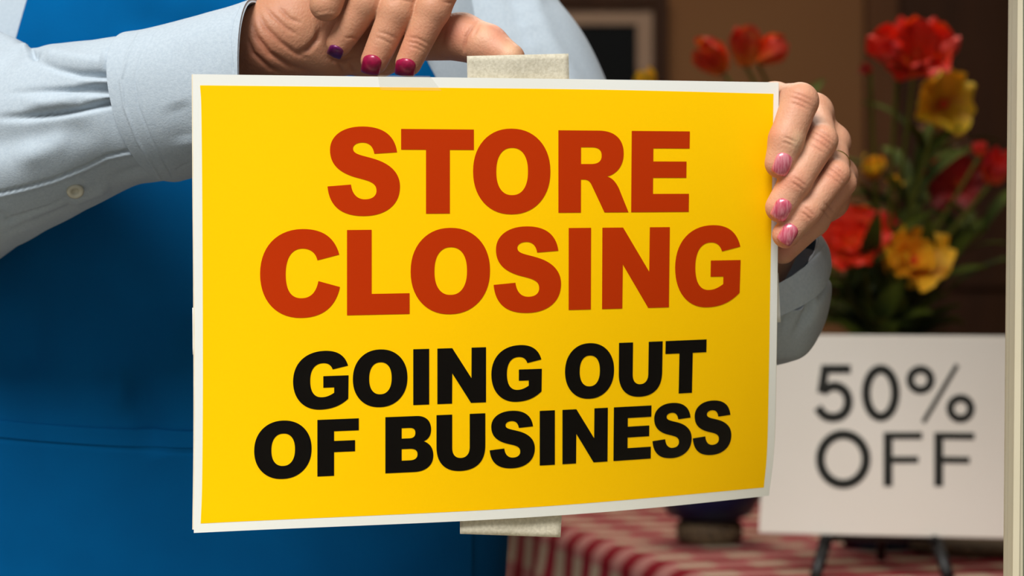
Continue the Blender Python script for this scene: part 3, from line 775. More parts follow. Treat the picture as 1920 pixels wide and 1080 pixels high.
# mouth, eye hollows
for q, s_, d_ in (((bcx, 1.80, 1.543), (0.022, 0.03, 0.004), 0.004), ((bcx - .032, 1.80, 1.603), (0.018, 0.03, 0.012), 0.008), ((bcx + .032, 1.80, 1.603), (0.018, 0.03, 0.012), 0.008)):
    g = np.exp(-(((Bco - np.array(q)) / np.array(s_)) ** 2).sum(1)); Bco[:, 1] += g * d_
def quick_mesh(co, fa):
    me = bpy.data.meshes.new('body')
    me.vertices.add(len(co)); me.vertices.foreach_set('co', co.astype(np.float32).ravel())
    me.loops.add(len(fa) * 4); me.loops.foreach_set('vertex_index', fa.astype(np.int32).ravel())
    me.polygons.add(len(fa)); me.polygons.foreach_set('loop_start', np.arange(0, len(fa) * 4, 4, dtype=np.int32))
    me.update(calc_edges=True); return me
me = quick_mesh(Bco, Bfa)
for hc_, hf_ in ((Lco, Lfa), (Rco, Rfa)):           # weld the hands to the forearms: one continuous skin
    oa = bpy.data.objects.new('weld_a', me); ob = bpy.data.objects.new('weld_b', quick_mesh(hc_, hf_)); COL.objects.link(oa); COL.objects.link(ob)
    md = oa.modifiers.new('u', 'BOOLEAN'); md.operation = 'UNION'; md.object = ob
    res = None
    for sv in ('MANIFOLD', 'EXACT'):
        md.solver = sv; bpy.context.view_layer.update()
        res = bpy.data.meshes.new_from_object(oa.evaluated_get(bpy.context.evaluated_depsgraph_get()))
        if len(res.vertices) > len(hc_) + 0.5 * len(me.vertices): break
    print('weld', sv, len(me.vertices), len(hc_), len(res.vertices))
    bpy.data.objects.remove(oa); bpy.data.objects.remove(ob); me = res
me.name = 'body'
from mathutils.kdtree import KDTree
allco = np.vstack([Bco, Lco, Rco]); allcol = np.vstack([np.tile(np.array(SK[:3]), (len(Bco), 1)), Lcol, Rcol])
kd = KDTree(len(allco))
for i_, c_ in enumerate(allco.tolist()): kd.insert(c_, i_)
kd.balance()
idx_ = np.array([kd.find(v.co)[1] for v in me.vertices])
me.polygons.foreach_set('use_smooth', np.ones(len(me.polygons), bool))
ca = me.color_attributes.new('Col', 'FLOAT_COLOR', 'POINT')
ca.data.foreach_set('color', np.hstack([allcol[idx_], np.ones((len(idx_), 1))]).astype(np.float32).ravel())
me.materials.append(M['skin'])
body = bpy.data.objects.new('body', me); COL.objects.link(body); body.parent = person; body.matrix_parent_inverse = WM(person).inverted()

from mathutils.bvhtree import BVHTree
def bvh_of(co, fa): return BVHTree.FromPolygons([tuple(v) for v in co], [tuple(int(i) for i in f) for f in fa])
bL, bR = bvh_of(Lco, Lfa), bvh_of(Rco, Rfa)
def nail(bvh, cx, cy, dx, dy, w, l, m, label, lift=0.0008, skew=0.0, tilt=0.0):
    """nail laid on the finger: cx,cy centre; (dx,dy) direction to the tip; w,l in px (w across). Follows the finger's own surface, pushed smooth."""
    q = math.hypot(dx, dy); dx /= q; dy /= q; ax, ay = -dy, dx
    nu, nv = 15, 17; pts = {}
    hc = []
    for j in range(nv):
        for i in range(nu):
            u = (i / (nu - 1) - .5) * 2; v = (j / (nv - 1) - .5) * 2
            # rounded outline: round cuticle end, squarish free end
            wf = (1 - max(0, -v) ** 3.5 * 0.26) * (1 - max(0, v) ** 8 * 0.10)
            x = cx + ax * (u * w / 2 * wf) + dx * (v * l / 2 + (1 - u * u) * (l * .07) * (1 if v > 0 else -1) * abs(v)) + skew * v * ax
            y = cy + ay * (u * w / 2 * wf) + dy * (v * l / 2 + (1 - u * u) * (l * .07) * (1 if v > 0 else -1) * abs(v)) + skew * v * ay
            d = (P(x, y, 1.5)).copy(); org = Vector((0, 0, ZC)); dr = (d - org).normalized()
            hit = bvh.ray_cast(org, dr)
            hc.append((hit[0] if hit[0] else None, dr, u, v))
    ys = [h[0].y for h in hc if h[0]]
    med = sorted(ys)[len(ys) // 4]
    A_ = []; b_ = []
    for h, dr, u, v in hc:
        if h is not None and h.y < med + 0.008: A_.append((1, u, v, u * u, v * v, u * v)); b_.append(h.y)
    cf = np.linalg.lstsq(np.array(A_), np.array(b_), rcond=None)[0]
    vs = []
    org = Vector((0, 0, ZC))
    for s in (0, 1):
        for h, dr, u, v in hc:
            Y = float(np.dot(cf, (1, u, v, u * u, v * v, u * v))) - lift - 0.0003 * (1 - u * u) + tilt * v
            edge = max(abs(u), abs(v)) ** 6
            Y += 0.0006 * edge + s * 0.0012
            vs.append(org + dr * (Y / dr.y))
    fs = []; N = nu * nv
    for j in range(nv - 1):
        for i in range(nu - 1):
            a = j * nu + i
            fs.append((a, a + 1, a + nu + 1, a + nu)); fs.append((N + a, N + a + nu, N + a + nu + 1, N + a + 1))
    rim = [i for i in range(nu)] + [j * nu + nu - 1 for j in range(1, nv)] + [(nv - 1) * nu + i for i in range(nu - 2, -1, -1)] + [j * nu for j in range(nv - 2, 0, -1)]
    for a, b in zip(rim, rim[1:] + rim[:1]): fs.append((a, N + a, N + b, b))
    o = raw_obj('fingernail', vs, fs, m, body, True); o['label'] = label
    bm = bmesh.new(); bm.from_mesh(o.data); bmesh.ops.recalc_face_normals(bm, faces=bm.faces[:]); bm.to_mesh(o.data); bm.free()
nail(bL, 1467, 308, -.34, .94, 33, 38, M['nail_pink'], 'pink index fingernail with highlights painted into its colour')
nail(bL, 1465.5, 393, -.46, .89, 33, 37, M['nail_pink'], 'pink middle fingernail with highlights painted into its colour')
nail(bL, 1477.5, 439, -.52, .85, 31, 36, M['nail_pink'], 'pink ring fingernail with highlights painted into its colour')
nail(bR, 696.5, 121.5, -.18, .98, 36, 33, M['nail_dark'], 'dark magenta nail beside the purple one')
nail(bR, 760, 126.5, -.12, .99, 38, 30, M['nail_dark'], 'dark magenta nail nearest the thumb')
nail(bR, 629, 97, -.42, .9, 29, 20, M['nail_purple'], 'purple nail pointing into the palm')

# ring on the ring finger
def torus(name, c, axis, R, r, m, parent, label, seg=48, sub=10):
    axis = Vector(axis).normalized(); a = axis.orthogonal().normalized(); b = axis.cross(a); vs = []; fs = []
    for i in range(seg):
        th = 2 * math.pi * i / seg; d = math.cos(th) * a + math.sin(th) * b
        for j in range(sub):
            ph = 2 * math.pi * j / sub
            vs.append(Vector(c) + d * (R + r * math.cos(ph)) + axis * (r * 1.4 * math.sin(ph)))
    for i in range(seg):
        for j in range(sub):
            fs.append((i * sub + j, i * sub + (j + 1) % sub, ((i + 1) % seg) * sub + (j + 1) % sub, ((i + 1) % seg) * sub + j))
    o = raw_obj(name, vs, fs, m, parent); o['label'] = label; return o
p0, p1 = P(1568, 326, 1.564), P(1558, 268, 1.616)
rc = p0.lerp(p1, 0.30)
torus('finger_ring', rc, (p1 - p0), 27.6 * 1.578 / F, 0.0006, M['gold'], person, 'thin gold ring on the ring finger')

# --- head extras
for sx in (-1, 1):
    e = lathe('eye', [(0, -.011), (.008, -.008), (.0115, 0), (.008, .008), (0, .011)], M['eye'], body, 16, (bcx + sx * .032, 1.806, 1.603))
fh = Field((-0.36, 1.74, 1.40), (-0.08, 2.06, 1.80), 0.006); Ah = fh.new()
fh.cone(Ah, (bcx, 1.905, 1.60), (bcx, 1.895, 1.64), .090, .092, .02, 1.08)
for sx in (-1, 1): fh.cone(Ah, (bcx + sx * .075, 1.90, 1.60), (bcx + sx * .078, 1.925, 1.50), .032, .024, .02)
fh.cone(Ah, (bcx - .04, 1.95, 1.56), (bcx + .04, 1.95, 1.50), .05, .04, .03)
Hco, Hfa = surface_nets(Ah, fh.lo, 0.006); Hco = relax(Hco, Hfa, 2)
face_cut = (Hco[:, 1] < 1.835) & (Hco[:, 2] < 1.655)
Hco[face_cut, 1] = 1.835 + (1.835 - Hco[face_cut, 1]) * 0.25
raw_obj('hair', Hco, Hfa, M['hair'], person)

# --- clothing: lofts
def loft(name, stations, m, parent, nl=120, na=96, strokes=(), wr=0.0, wscale=18, thick=0.0012, close=False, a0=0.0, a1=2 * math.pi, seed=0, post=None):
    """stations: (Tx,Ty,Bx,By, Y, ry_m, Fx, Fy) - outline points in px, centre depth, depth half-size, px shift of the front"""
    S = catmull(stations, nl)
    th = np.linspace(a0, a1, na, endpoint=not (a1 - a0 > 6.28))
    co = np.zeros((nl, na, 3))
    for i, s in enumerate(S):
        T = np.array(P(s[0], s[1], s[4])); B = np.array(P(s[2], s[3], s[4])); C = (T + B) / 2; H = (T - B) / 2
        Fv = np.array([s[6] * s[4] / F, -s[5], -s[7] * s[4] / F])
        for j, a in enumerate(th):
            ca, sa = math.cos(a), math.sin(a)
            q = 2.25
            cx = math.copysign(abs(ca) ** (2 / q), ca); sx = math.copysign(abs(sa) ** (2 / q), sa)
            co[i, j] = C + cx * H + sx * Fv
    co = co.reshape(-1, 3)
    full = a1 - a0 > 6.28
    fs = []
    for i in range(nl - 1):
        for j in range(na if full else na - 1):
            k = (j + 1) % na
            fs.append((i * na + j, (i + 1) * na + j, (i + 1) * na + k, i * na + k))
    fs = np.array(fs)
    n = vnormals(co, fs)
    # outward normals
    ctr = co.reshape(nl, na, 3).mean(1).repeat(na, 0)
    if ((co - ctr) * n).sum() < 0: fs = fs[:, ::-1]; n = -n
    if wr:
        r_ = np.random.default_rng(seed); d = np.zeros(len(co))
        for _ in range(7):
            k = r_.normal(size=3) * wscale * np.array([1, 1, .6]); ph = r_.uniform(0, 6.28)
            d += np.sin(co @ k + ph + 1.5 * np.sin(co @ (k[[1, 2, 0]] * .6)))
        co = co + n * (d * wr / 4)[:, None]; n = vnormals(co, fs)
    if strokes: displace_strokes(co, n, strokes); n = vnormals(co, fs)
    if post: co = post(co, n)
    # shell
    vin = co - n * thick; N = len(co)
    allv = np.vstack([co, vin]); f2 = fs[:, ::-1] + N
    rim = []
    ringsel = range(na if full else na - 1)
    flip = ((co[fs[0]] - ctr[fs[0]]) * 0).sum()
    for j in ringsel:
        k = (j + 1) % na
        rim.append((j, k, N + k, N + j)); b0 = (nl - 1) * na
        rim.append((b0 + j, N + b0 + j, N + b0 + k, b0 + k))
    if not full:
        for i in range(nl - 1):
            rim.append((i * na, N + i * na, N + (i + 1) * na, (i + 1) * na)); e = i * na + na - 1
            rim.append((e, e + na, N + e + na, N + e))
    o = raw_obj(name, allv, np.vstack([fs, f2, np.array(rim)]), m, parent, True)
    return o, co, fs

# right sleeve of the shirt (picture left)
shirt_root = None
# torso of the shirt
def torso_st(z, cx, rx, ry, cy=1.885):
    return (z, cx, rx, ry, cy)
TS = [(0.86, bcx, .205, .092, 1.895), (0.98, bcx, .212, .110, 1.885), (1.10, bcx, .214, .130, 1.885), (1.22, bcx, .222, .146, 1.885), (1.32, bcx, .215, .136, 1.89),
      (1.385, bcx, .175, .105, 1.895), (1.42, bcx, .115, .085, 1.90), (1.445, bcx, .068, .068, 1.90)]
def torso_mesh(name, rows, m, parent, off=0.0, arange=None, thick=0.002, nl=90, na=160, wr=0.0, wscale=12, strokes=(), seed=1):
    z0, z1 = rows
    zs = np.linspace(z0, z1, nl); S = catmull(TS, 300)
    co = np.zeros((nl, na, 3)); full = arange is None
    for i, z in enumerate(zs):
        s = [np.interp(z, S[:, 0], S[:, q]) for q in range(1, 5)]
        if full: th = np.linspace(0, 2 * math.pi, na, endpoint=False)
        else:
            a, b = arange(z, s); th = np.linspace(a, b, na)
        co[i, :, 0] = s[0] + (s[1] + off) * np.sign(np.sin(th)) * np.abs(np.sin(th)) ** .9
        co[i, :, 1] = s[3] - (s[2] + off) * np.sign(np.cos(th)) * np.abs(np.cos(th)) ** .9
        co[i, :, 2] = z
    co = co.reshape(-1, 3); fs = []
    for i in range(nl - 1):
        for j in range(na if full else na - 1):
            k = (j + 1) % na; fs.append((i * na + j, i * na + k, (i + 1) * na + k, (i + 1) * na + j))
    fs = np.array(fs); n = vnormals(co, fs)
    if n[co[:, 1].argmin(), 1] > 0: fs = fs[:, ::-1]; n = -n
    if wr:
        r_ = np.random.default_rng(seed); d = np.zeros(len(co))
        for _ in range(7):
            k = r_.normal(size=3) * wscale * np.array([1.3, 1, .5]); ph = r_.uniform(0, 6.28)
            d += np.sin(co @ k + ph + 1.2 * np.sin(co @ (k[[2, 1, 0]] * .5)))
        co = co + n * (d * wr / 4)[:, None]; n = vnormals(co, fs)
    if strokes: displace_strokes(co, n, strokes); n = vnormals(co, fs)
    N = len(co); allv = np.vstack([co, co - n * thick]); rim = []
    for j in range(na if full else na - 1):
        k = (j + 1) % na; rim.append((j, N + j, N + k, k)); b0 = (nl - 1) * na; rim.append((b0 + j, b0 + k, N + b0 + k, N + b0 + j))
    if not full:
        for i in range(nl - 1):
            rim.append((i * na, (i + 1) * na, N + (i + 1) * na, N + i * na)); e = i * na + na - 1; rim.append((e, N + e, N + e + na, e + na))
    return raw_obj(name, allv, np.vstack([fs, fs[:, ::-1] + N, np.array(rim)]), m, parent, True)
shirt = torso_mesh('shirt', (0.87, 1.445), M['shirt'], person, 0.004, wr=0.0016, wscale=22)
shirt['label'] = 'pale blue cotton shirt'

placket = [(-20, 366), (50, 350), (100, 336), (160, 312), (200, 292), (235, 284), (262, 281)]
Rsl_strokes = [
    ([(224, 143), (190, 142), (150, 139), (110, 131), (60, 112)], 5.5, 0.0042, 0.0, .5),
    ([(222, 154), (180, 153), (140, 152)], 5, -0.0028, 0.0, .7),
    ([(222, 163), (190, 163), (155, 164), (120, 168)], 4.5, 0.0034, 0.0, .6),
    ([(224, 172), (180, 171), (130, 170), (80, 171), (0, 176)], 6, 0.0044, 0.0, .5),
    ([(225, 180), (190, 183), (150, 187)], 4, -0.0022, 0.0, .6),
    ([(228, 188), (190, 197), (150, 206), (100, 213), (40, 219), (-20, 222)], 6.5, 0.0055, 0.0, .3),
    ([(205, 120), (150, 113), (100, 104), (70, 98)], 16, -0.004, .1, .3),
    ([(150, 185), (100, 192), (40, 196)], 12, -0.003, .3, .3),
    ([(60, 97), (30, 84), (-10, 66)], 9, -0.004, .2, 0),
    ([(75, 112), (60, 100), (66, 96)], 8, 0.004, .3, .2),
    ([(190, 240), (120, 255), (40, 262), (-20, 270)], 30, 0.004, .3, 0),
    ([(20, 300), (80, 280), (150, 250)], 22, -0.003, .3, .3),
    (placket, 2.2, 0.0020, .0, .0), ([(x, y + 6) for x, y in placket], 4.0, -0.0010, .0, .0),
    ([(0, 420), (40, 405), (90, 390), (130, 368)], 4, 0.0020, .2, .4),
    ([(-10, 445), (60, 420), (120, 395), (180, 372), (230, 348)], 7, 0.0022, .2, .4),
    ([(-10, 395), (20, 415), (60, 412)], 6, 0.002, .2, .4),
    ([(300, 320), (260, 318), (200, 335)], 9, 0.0020, .1, .4),
    ([(130, 386), (165, 372), (210, 352)], 10, -0.0030, .2, .2),
]
sl_stations = [(262, 66, 314, 337, 1.603, .048, -58, -8), (235, 70, 268, 339, 1.608, .052, -56, -8), (200, 75, 228, 348, 1.613, .055, -54, -6), (150, 81, 170, 378, 1.622, .058, -48, -2),
               (100, 89, 112, 411, 1.634, .062, -44, 0), (60, 92, 50, 447, 1.648, .066, -40, 0), (10, 68, -4, 478, 1.668, .068, -36, 0), (-60, 35, -70, 525, 1.70, .068, -30, 0), (-130, 40, -142, 545, 1.73, .062, -20, 0), (-185, 90, -195, 490, 1.752, .052, -12, 0), (-222, 190, -226, 390, 1.765, .028, -6, 0), (-230, 270, -231, 310, 1.77, .008, 0, 0)]
slR, _c, _f = loft('sleeve', sl_stations, M['shirt'], shirt, 300, 260, Rsl_strokes, wr=0.0012, wscale=45, seed=3)
slR['label'] = 'pale blue sleeve with button placket, picture left'
def lipseam(co, n): return co
cuff_st = [(262, 62, 316, 341, 1.602, .050, -60, -8), (300, 55, 345, 334, 1.596, .049, -50, -6), (380, 32, 410, 315, 1.583, .047, -36, -2), (440, 12, 455, 298, 1.574, .045, -26, 2), (477, -2, 482, 288, 1.569, .044, -20, 4)]
def stitch_rows(rows): return [(l, 1.4, 0.0006, 0, 0) for l in rows]
cuff_str = [([(262, 62), (240, 100), (226, 150), (233, 200), (258, 265), (300, 335)], 3.0, -0.0008, 0, 0),
            ([(285, 66), (262, 110), (252, 150), (259, 200), (284, 262), (322, 330)], 1.6, 0.0007, 0, 0),
            ([(448, 12), (436, 40), (431, 70), (433, 100), (437, 135)], 1.6, 0.0006, 0, 0),
            ([(330, 190), (345, 230), (350, 270)], 26, 0.0016, .2, .2), ([(332, 318), (345, 310), (362, 304)], 1.5, 0.0008, 0, 0),
            ([(430, 30), (380, 60), (320, 90)], 24, -0.0012, .3, .3)]
cuR, _c, _f = loft('cuff', cuff_st, M['shirt'], shirt, 160, 260, cuff_str, wr=0.0004, wscale=60, thick=0.0022, seed=5)
cuR['label'] = 'wide shirt cuff at the wrist, picture left'
# upper arm of that side (outside the frame)
def arm_loft(name, pts, nl=60):
    st = []
    C = catmull(pts, nl)
    pp = [Vector(c[:3]) for c in C]; rr = [c[3] for c in C]
    vs, fs = tube(pp, rr, 40, True); return raw_obj(name, vs, fs, M['shirt'], shirt, True)
eR = P(-95, 290, 1.755)
uaR = arm_loft('upper_sleeve', [(bcx - .150, 1.905, 1.35, .070), (bcx - .19, 1.89, 1.28, .068), (eR.x + .012, 1.80, 1.22, .064), (eR.x, eR.y, eR.z, .064), (eR.x + .03, eR.y - .03, eR.z + .004, .062)])
# button on the placket
bS = bvh_of(_c, _f)
def surf_pt(obj_co, obj_fs, px, py):
    bv = bvh_of(obj_co, obj_fs); d = (P(px, py, 1.5) - Vector((0, 0, ZC))).normalized(); h = bv.ray_cast(Vector((0, 0, ZC)), d); return h[0], h[1]
dg = slR.data; vc = np.array([v.co[:] for v in dg.vertices][:300 * 260])
slfaces = [tuple(p.vertices) for p in dg.polygons if max(p.vertices) < 300 * 260]
hp, hn = surf_pt(vc, slfaces, 141, 356)
if hn.y > 0: hn = -hn
hn = (hn + Vector((0, -.6, 0))).normalized()
bt = lathe('button', [(0, 0.0012), (.0020, .0012), (.0024, .0020), (.0046, .0026), (.0056, .0018), (.0058, .0006), (.0052, -.0006), (0, -.0008)], M['button'], None, 36)
bt.data.transform(Matrix.Translation(hp + hn * 0.0006) @ Vector((0, 0, 1)).rotation_difference(hn).to_matrix().to_4x4())
bt.parent = shirt; bt.matrix_parent_inverse = WM(shirt).inverted(); bt['label'] = 'small cream button on the sleeve'

# left sleeve (picture right)
L_st = [(1375, 568, 1557, 486, 1.668, .0445, 8, 56), (1362, 590, 1561, 515, 1.678, .046, 6, 56), (1348, 622, 1556, 548, 1.690, .048, 4, 52), (1325, 655, 1534, 603, 1.708, .050, 4, 44),
        (1290, 660, 1503, 642, 1.726, .052, 4, 26), (1240, 660, 1462, 670, 1.75, .055, 4, 16), (1180, 630, 1395, 700, 1.785, .056, 4, 20), (1120, 600, 1340, 760, 1.82, .056, 0, 10)]
L_strokes = [([(1532, 475), (1538, 520), (1517, 590), (1480, 640)], 8, 0.0045, 0, .3), ([(1510, 492), (1515, 540), (1492, 600)], 9, -0.004, 0, .3), ([(1482, 520), (1482, 580), (1465, 640)], 8, 0.0035, 0, .3), ([(1556, 478), (1548, 500), (1530, 545), (1515, 580)], 5, 0.006, 0, .5), ([(1562, 505), (1550, 535), (1535, 575)], 5, 0.005, 0, .4), ([(1535, 500), (1520, 540), (1500, 600)], 7, 0.004, 0, .4), ([(1549, 468), (1535, 490), (1525, 520), (1512, 560)], 5, 0.003, 0, .5), ([(1556, 490), (1545, 505), (1530, 520), (1515, 545)], 4, -0.002, 0, .5),
             ([(1558, 500), (1540, 530), (1530, 560)], 5, 0.0028, .1, .5), ([(1500, 620), (1520, 590), (1530, 560)], 9, 0.002, .3, .3), ([(1470, 600), (1490, 570), (1500, 530)], 12, -0.0025, .3, .3)]
slL, _c2, _f2 = loft('sleeve', L_st, M['shirt'], shirt, 160, 160, L_strokes, wr=0.0034, wscale=46, seed=8)
slL['label'] = 'shaded sleeve behind the sign, picture right'
Lc = [(1376, 566, 1554, 488, 1.667, .0455, 6, 56), (1383, 550, 1552, 472, 1.663, .044, 4, 52), (1391, 530, 1541, 452, 1.658, .041, 1, 45), (1395, 521, 1531, 443, 1.656, .0395, 0, 42)]
cuL, _c3, _f3 = loft('cuff', Lc, M['shirt'], shirt, 40, 160, [([(1545, 462), (1520, 488), (1463, 530)], 2, 0.0006, 0, 0)], wr=0.0014, wscale=60, thick=0.002, seed=9)
cuL['label'] = 'open shirt cuff under the fingers, picture right'
Ll = [(1380, 566, 1548, 492, 1.668, .042, 6, 52), (1393, 532, 1536, 456, 1.6585, .0385, 1, 42), (1397, 523, 1528, 446, 1.657, .037, 0, 39.5)]
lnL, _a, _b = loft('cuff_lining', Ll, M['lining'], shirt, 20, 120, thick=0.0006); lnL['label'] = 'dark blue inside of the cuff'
eL = P(1232, 690, 1.83)
def PR(px, py, Y, rpx): p = P(px, py, Y); return (p.x, p.y, p.z, rpx * Y / F)
uaL = arm_loft('upper_sleeve', [PR(775, -62, 1.90, 92), PR(835, -50, 1.89, 118), PR(884, 5, 1.875, 136), PR(935, 85, 1.862, 140), PR(990, 170, 1.855, 142), PR(1080, 400, 1.845, 142),
                                PR(1180, 620, 1.835, 140), PR(1232, 690, 1.825, 130), PR(1262, 700, 1.80, 118)], 120)
vv = np.array([v.co[:] for v in uaL.data.vertices]); px_, py_ = PX(vv)
nn = np.array([v.normal[:] for v in uaL.data.vertices])
displace_strokes(vv, nn, [([(955, -60), (968, 0), (985, 60), (1010, 140), (1060, 260)], 13, 0.006, 0, 0), ([(985, -60), (1000, 20), (1030, 90), (1070, 160)], 14, -0.005, 0, 0),
                          ([(900, -40), (912, 60), (950, 160)], 16, 0.004, 0, 0), ([(860, -40), (870, 50), (895, 130)], 13, -0.003, 0, 0)])
uaL.data.vertices.foreach_set('co', vv.astype(np.float32).ravel()); uaL.data.update()
# collar
lathe('collar', [(.066, 0), (.058, .03), (.055, .035), (.052, .03), (.060, 0)], M['shirt'], shirt, 40, (bcx, 1.90, 1.435))

# apron
def ang(x, s):
    v = max(-0.999, min(0.999, (x - s[0]) / (s[1] + 0.012))); return math.asin(math.copysign(abs(v) ** (1 / .9), v))
eRpts = [(-400, 640), (-60, 745), (0, 765), (60, 783), (115, 802), (145, 819), (250, 858), (400, 905), (520, 940), (1080, 1000)]
eLpts = [(-400, 170), (-60, 62), (0, 50), (70, 34), (200, -5), (400, -80), (520, -115), (1080, -180)]
def apron_range(z, s):
    Yf = 1.765; py = 540 + (ZC - z) * F / Yf
    xr = np.interp(py, [p[0] for p in eRpts], [p[1] for p in eRpts]); xl = np.interp(py, [p[0] for p in eLpts], [p[1] for p in eLpts])
    if py < 430: return ang(Yf * (xl - 960) / F, s), ang(Yf * (xr - 960) / F, s)
    t_ = min(1, (py - 430) / 120)
    a0, a1 = ang(Yf * (np.interp(430, [p[0] for p in eLpts], [p[1] for p in eLpts]) - 960) / F, s), ang(Yf * (np.interp(430, [p[0] for p in eRpts], [p[1] for p in eRpts]) - 960) / F, s)
    return a0 + (-1.9 - a0) * t_, a1 + (1.9 - a1) * t_
ap_str = [([(235, 690), (262, 745), (285, 800), (300, 860)], 26, 0.006, .3, .3), ([(215, 650), (225, 720), (230, 780)], 22, -0.004, .3, .3),
          ([(40, 560), (60, 640), (50, 720)], 40, 0.006, .3, .3), ([(330, 560), (325, 640), (330, 700)], 30, -0.004, .3, .3),
          ([(200, 20), (330, 60), (480, 20)], 40, 0.005, .3, .3)]
apron = torso_mesh('apron', (0.45, 1.372), M['apron'], person, 0.012, apron_range, 0.0016, 240, 240, 0.0030, 14, ap_str, 4)
apron['label'] = 'bright blue bib apron'
def pocket_range(z, s):
    Yf = 1.755; return ang(Yf * (-90 - 960) / F, s), ang(Yf * (880 - 960) / F, s)
pk_str = ap_str + [([(-100, 839), (100, 843), (362, 850), (900, 852)], 2.2, 0.0006, 0, 0)]
pk = torso_mesh('pocket', (0.80, ZC - 1.75 * (812 - 540) / F), M['apron'], apron, 0.0152, pocket_range, 0.0016, 140, 240, 0.0030, 14, pk_str, 4)
hem = torso_mesh('pocket_hem', (ZC - 1.75 * (843 - 540) / F, ZC - 1.75 * (811 - 540) / F), M['apron'], apron, 0.0156, pocket_range, 0.0006, 20, 240, 0.0030, 14, ap_str, 4)
for o_ in (pk, hem):    # seam droops slightly towards the hip
    v_ = np.array([v.co[:] for v in o_.data.vertices]); q, _ = PX(v_); v_[:, 2] += np.clip((360 - q) / 360, 0, 1.3) ** 1.3 * 0.0065
    o_.data.vertices.foreach_set('co', v_.astype(np.float32).ravel()); o_.data.update()
for sx in (-1, 1):
    vs, fs = tube([(bcx + sx * .10, 1.775, 1.365), (bcx + sx * .095, 1.80, 1.405), (bcx + sx * .075, 1.88, 1.452), (bcx + sx * .03, 1.97, 1.45), (bcx, 1.985, 1.448)], [.009] * 5, 8)
    raw_obj('neck_strap', vs, fs, M['apron'], apron)

# trousers and shoes
fl = Field((-0.50, 1.70, 0.03), (0.06, 2.10, 1.0), 0.0075); At = fl.new()
for sx in (-1, 1):
    fl.cone(At, (bcx + sx * .085, 1.925, .88), (bcx + sx * .10, 1.90, .50), .090, .076, .03)
    fl.cone(At, (bcx + sx * .10, 1.90, .50), (bcx + sx * .10, 1.905, .11), .076, .062, .03)
fl.cone(At, (bcx - .09, 1.93, .90), (bcx + .09, 1.93, .90), .085, .085, .04)
Tco, Tfa = surface_nets(At, fl.lo, 0.0075); raw_obj('trousers', relax(Tco, Tfa, 2), Tfa, M['trousers'], person)
for sx in (-1, 1):
    fs_ = Field((bcx + sx * .105 - .07, 1.70, 0.001), (bcx + sx * .105 + .07, 2.0, 0.14), 0.006); Aq = fs_.new()
    fs_.cone(Aq, (bcx + sx * .10, 1.925, .05), (bcx + sx * .11, 1.77, .042), .046, .040, .02); fs_.cone(Aq, (bcx + sx * .10, 1.93, .05), (bcx + sx * .10, 1.92, .09), .045, .045, .02)
    q1, q2 = surface_nets(Aq, fs_.lo, 0.006); q1 = relax(q1, q2, 1); q1[:, 2] = np.maximum(q1[:, 2], 0.001); raw_obj('shoe', q1, q2, M['shoe'], person)

# ------------------------------------------------------------------ table, cloth
TZ = 0.78
cA = Vector((0.03, 3.45)); dE = Vector((-0.231, 0.973)).normalized(); nE = Vector((dE.y, -dE.x))   # edge runs along dE, table lies on +nE side
cFar = cA + dE * 0.12; LEN = 1.25; WID = 1.05
def tp(u, v): q = cFar - dE * u + nE * v; return q
table = empty('table', (tp(LEN / 2, WID / 2).x, tp(LEN / 2, WID / 2).y, 0)); tag(table, 'wooden table hidden under the red checked cloth', 'table')
ring = [tp(0.012, 0.012), tp(LEN - .012, 0.012), tp(LEN - .012, WID - .012), tp(0.012, WID - .012)]
vs = [(p.x, p.y, TZ - 0.028) for p in ring] + [(p.x, p.y, TZ - 0.002) for p in ring]
raw_obj('tabletop', vs, [(3, 2, 1, 0), (4, 5, 6, 7), (0, 1, 5, 4), (1, 2, 6, 5), (2, 3, 7, 6), (3, 0, 4, 7)], M['dark_wood'], table, False)
for u in (.09, LEN - .09):
    for v in (.09, WID - .09):
        p = tp(u, v); vs, fs = tube([(p.x, p.y, 0), (p.x, p.y, TZ - .028)], [.022, .03], 12); raw_obj('leg', vs, fs, M['dark_wood'], table)
# cloth
nu, nv = 150, 130; DROP = 0.30; vs = []; uv = []
for j in range(nv):
    for i in range(nu):
        a = -DROP + (LEN + 2 * DROP) * i / (nu - 1); b = -DROP + (WID + 2 * DROP) * j / (nv - 1)
        ou = max(0, -a, a - LEN); ov = max(0, -b, b - WID); ca_ = min(max(a, 0), LEN); cb_ = min(max(b, 0), WID)
        d = math.hypot(ou, ov)
        p = tp(ca_, cb_); z = TZ
        if d > 0:
            du = (-1 if a < 0 else 1) * ou; dv = (-1 if b < 0 else 1) * ov
            dr = (-dE * du + nE * dv) / d
            s_par = (ca_ if ov > 0 else 0) + (cb_ if ou > 0 else 0)
            ph = s_par * 26 + math.atan2(ou, ov + 1e-6) * 5
            fl_ = 0.010 + 0.06 * min(1, d / DROP) + (0.024 * math.sin(ph) + 0.010 * math.sin(ph * 1.7 + 1)) * min(1, d / 0.14)
            if d < 0.03: w = d; z = TZ - 0.0 - d * d / 0.06; p = p + dr * (w * 0.8)
            else: z = TZ - 0.015 - (d - 0.03) * 0.97; p = p + dr * (0.024 + fl_ * (d - .03) / (DROP - .03) + (0.0))
        vs.append((p.x, p.y, z + 0.0012)); uv.append((a, b))
fs = [(j * nu + i, j * nu + i + 1, (j + 1) * nu + i + 1, (j + 1) * nu + i) for j in range(nv - 1) for i in range(nu - 1)]
cloth = raw_obj('tablecloth', vs, fs, M['gingham'], None, True)
uvl = cloth.data.uv_layers.new(name='cloth')
li = np.zeros(len(cloth.data.loops), np.int32); cloth.data.loops.foreach_get('vertex_index', li)
uvl.data.foreach_set('uv', np.array(uv, np.float32)[li].ravel())
tag(cloth, 'red and white checked cloth draped over the table', 'tablecloth')

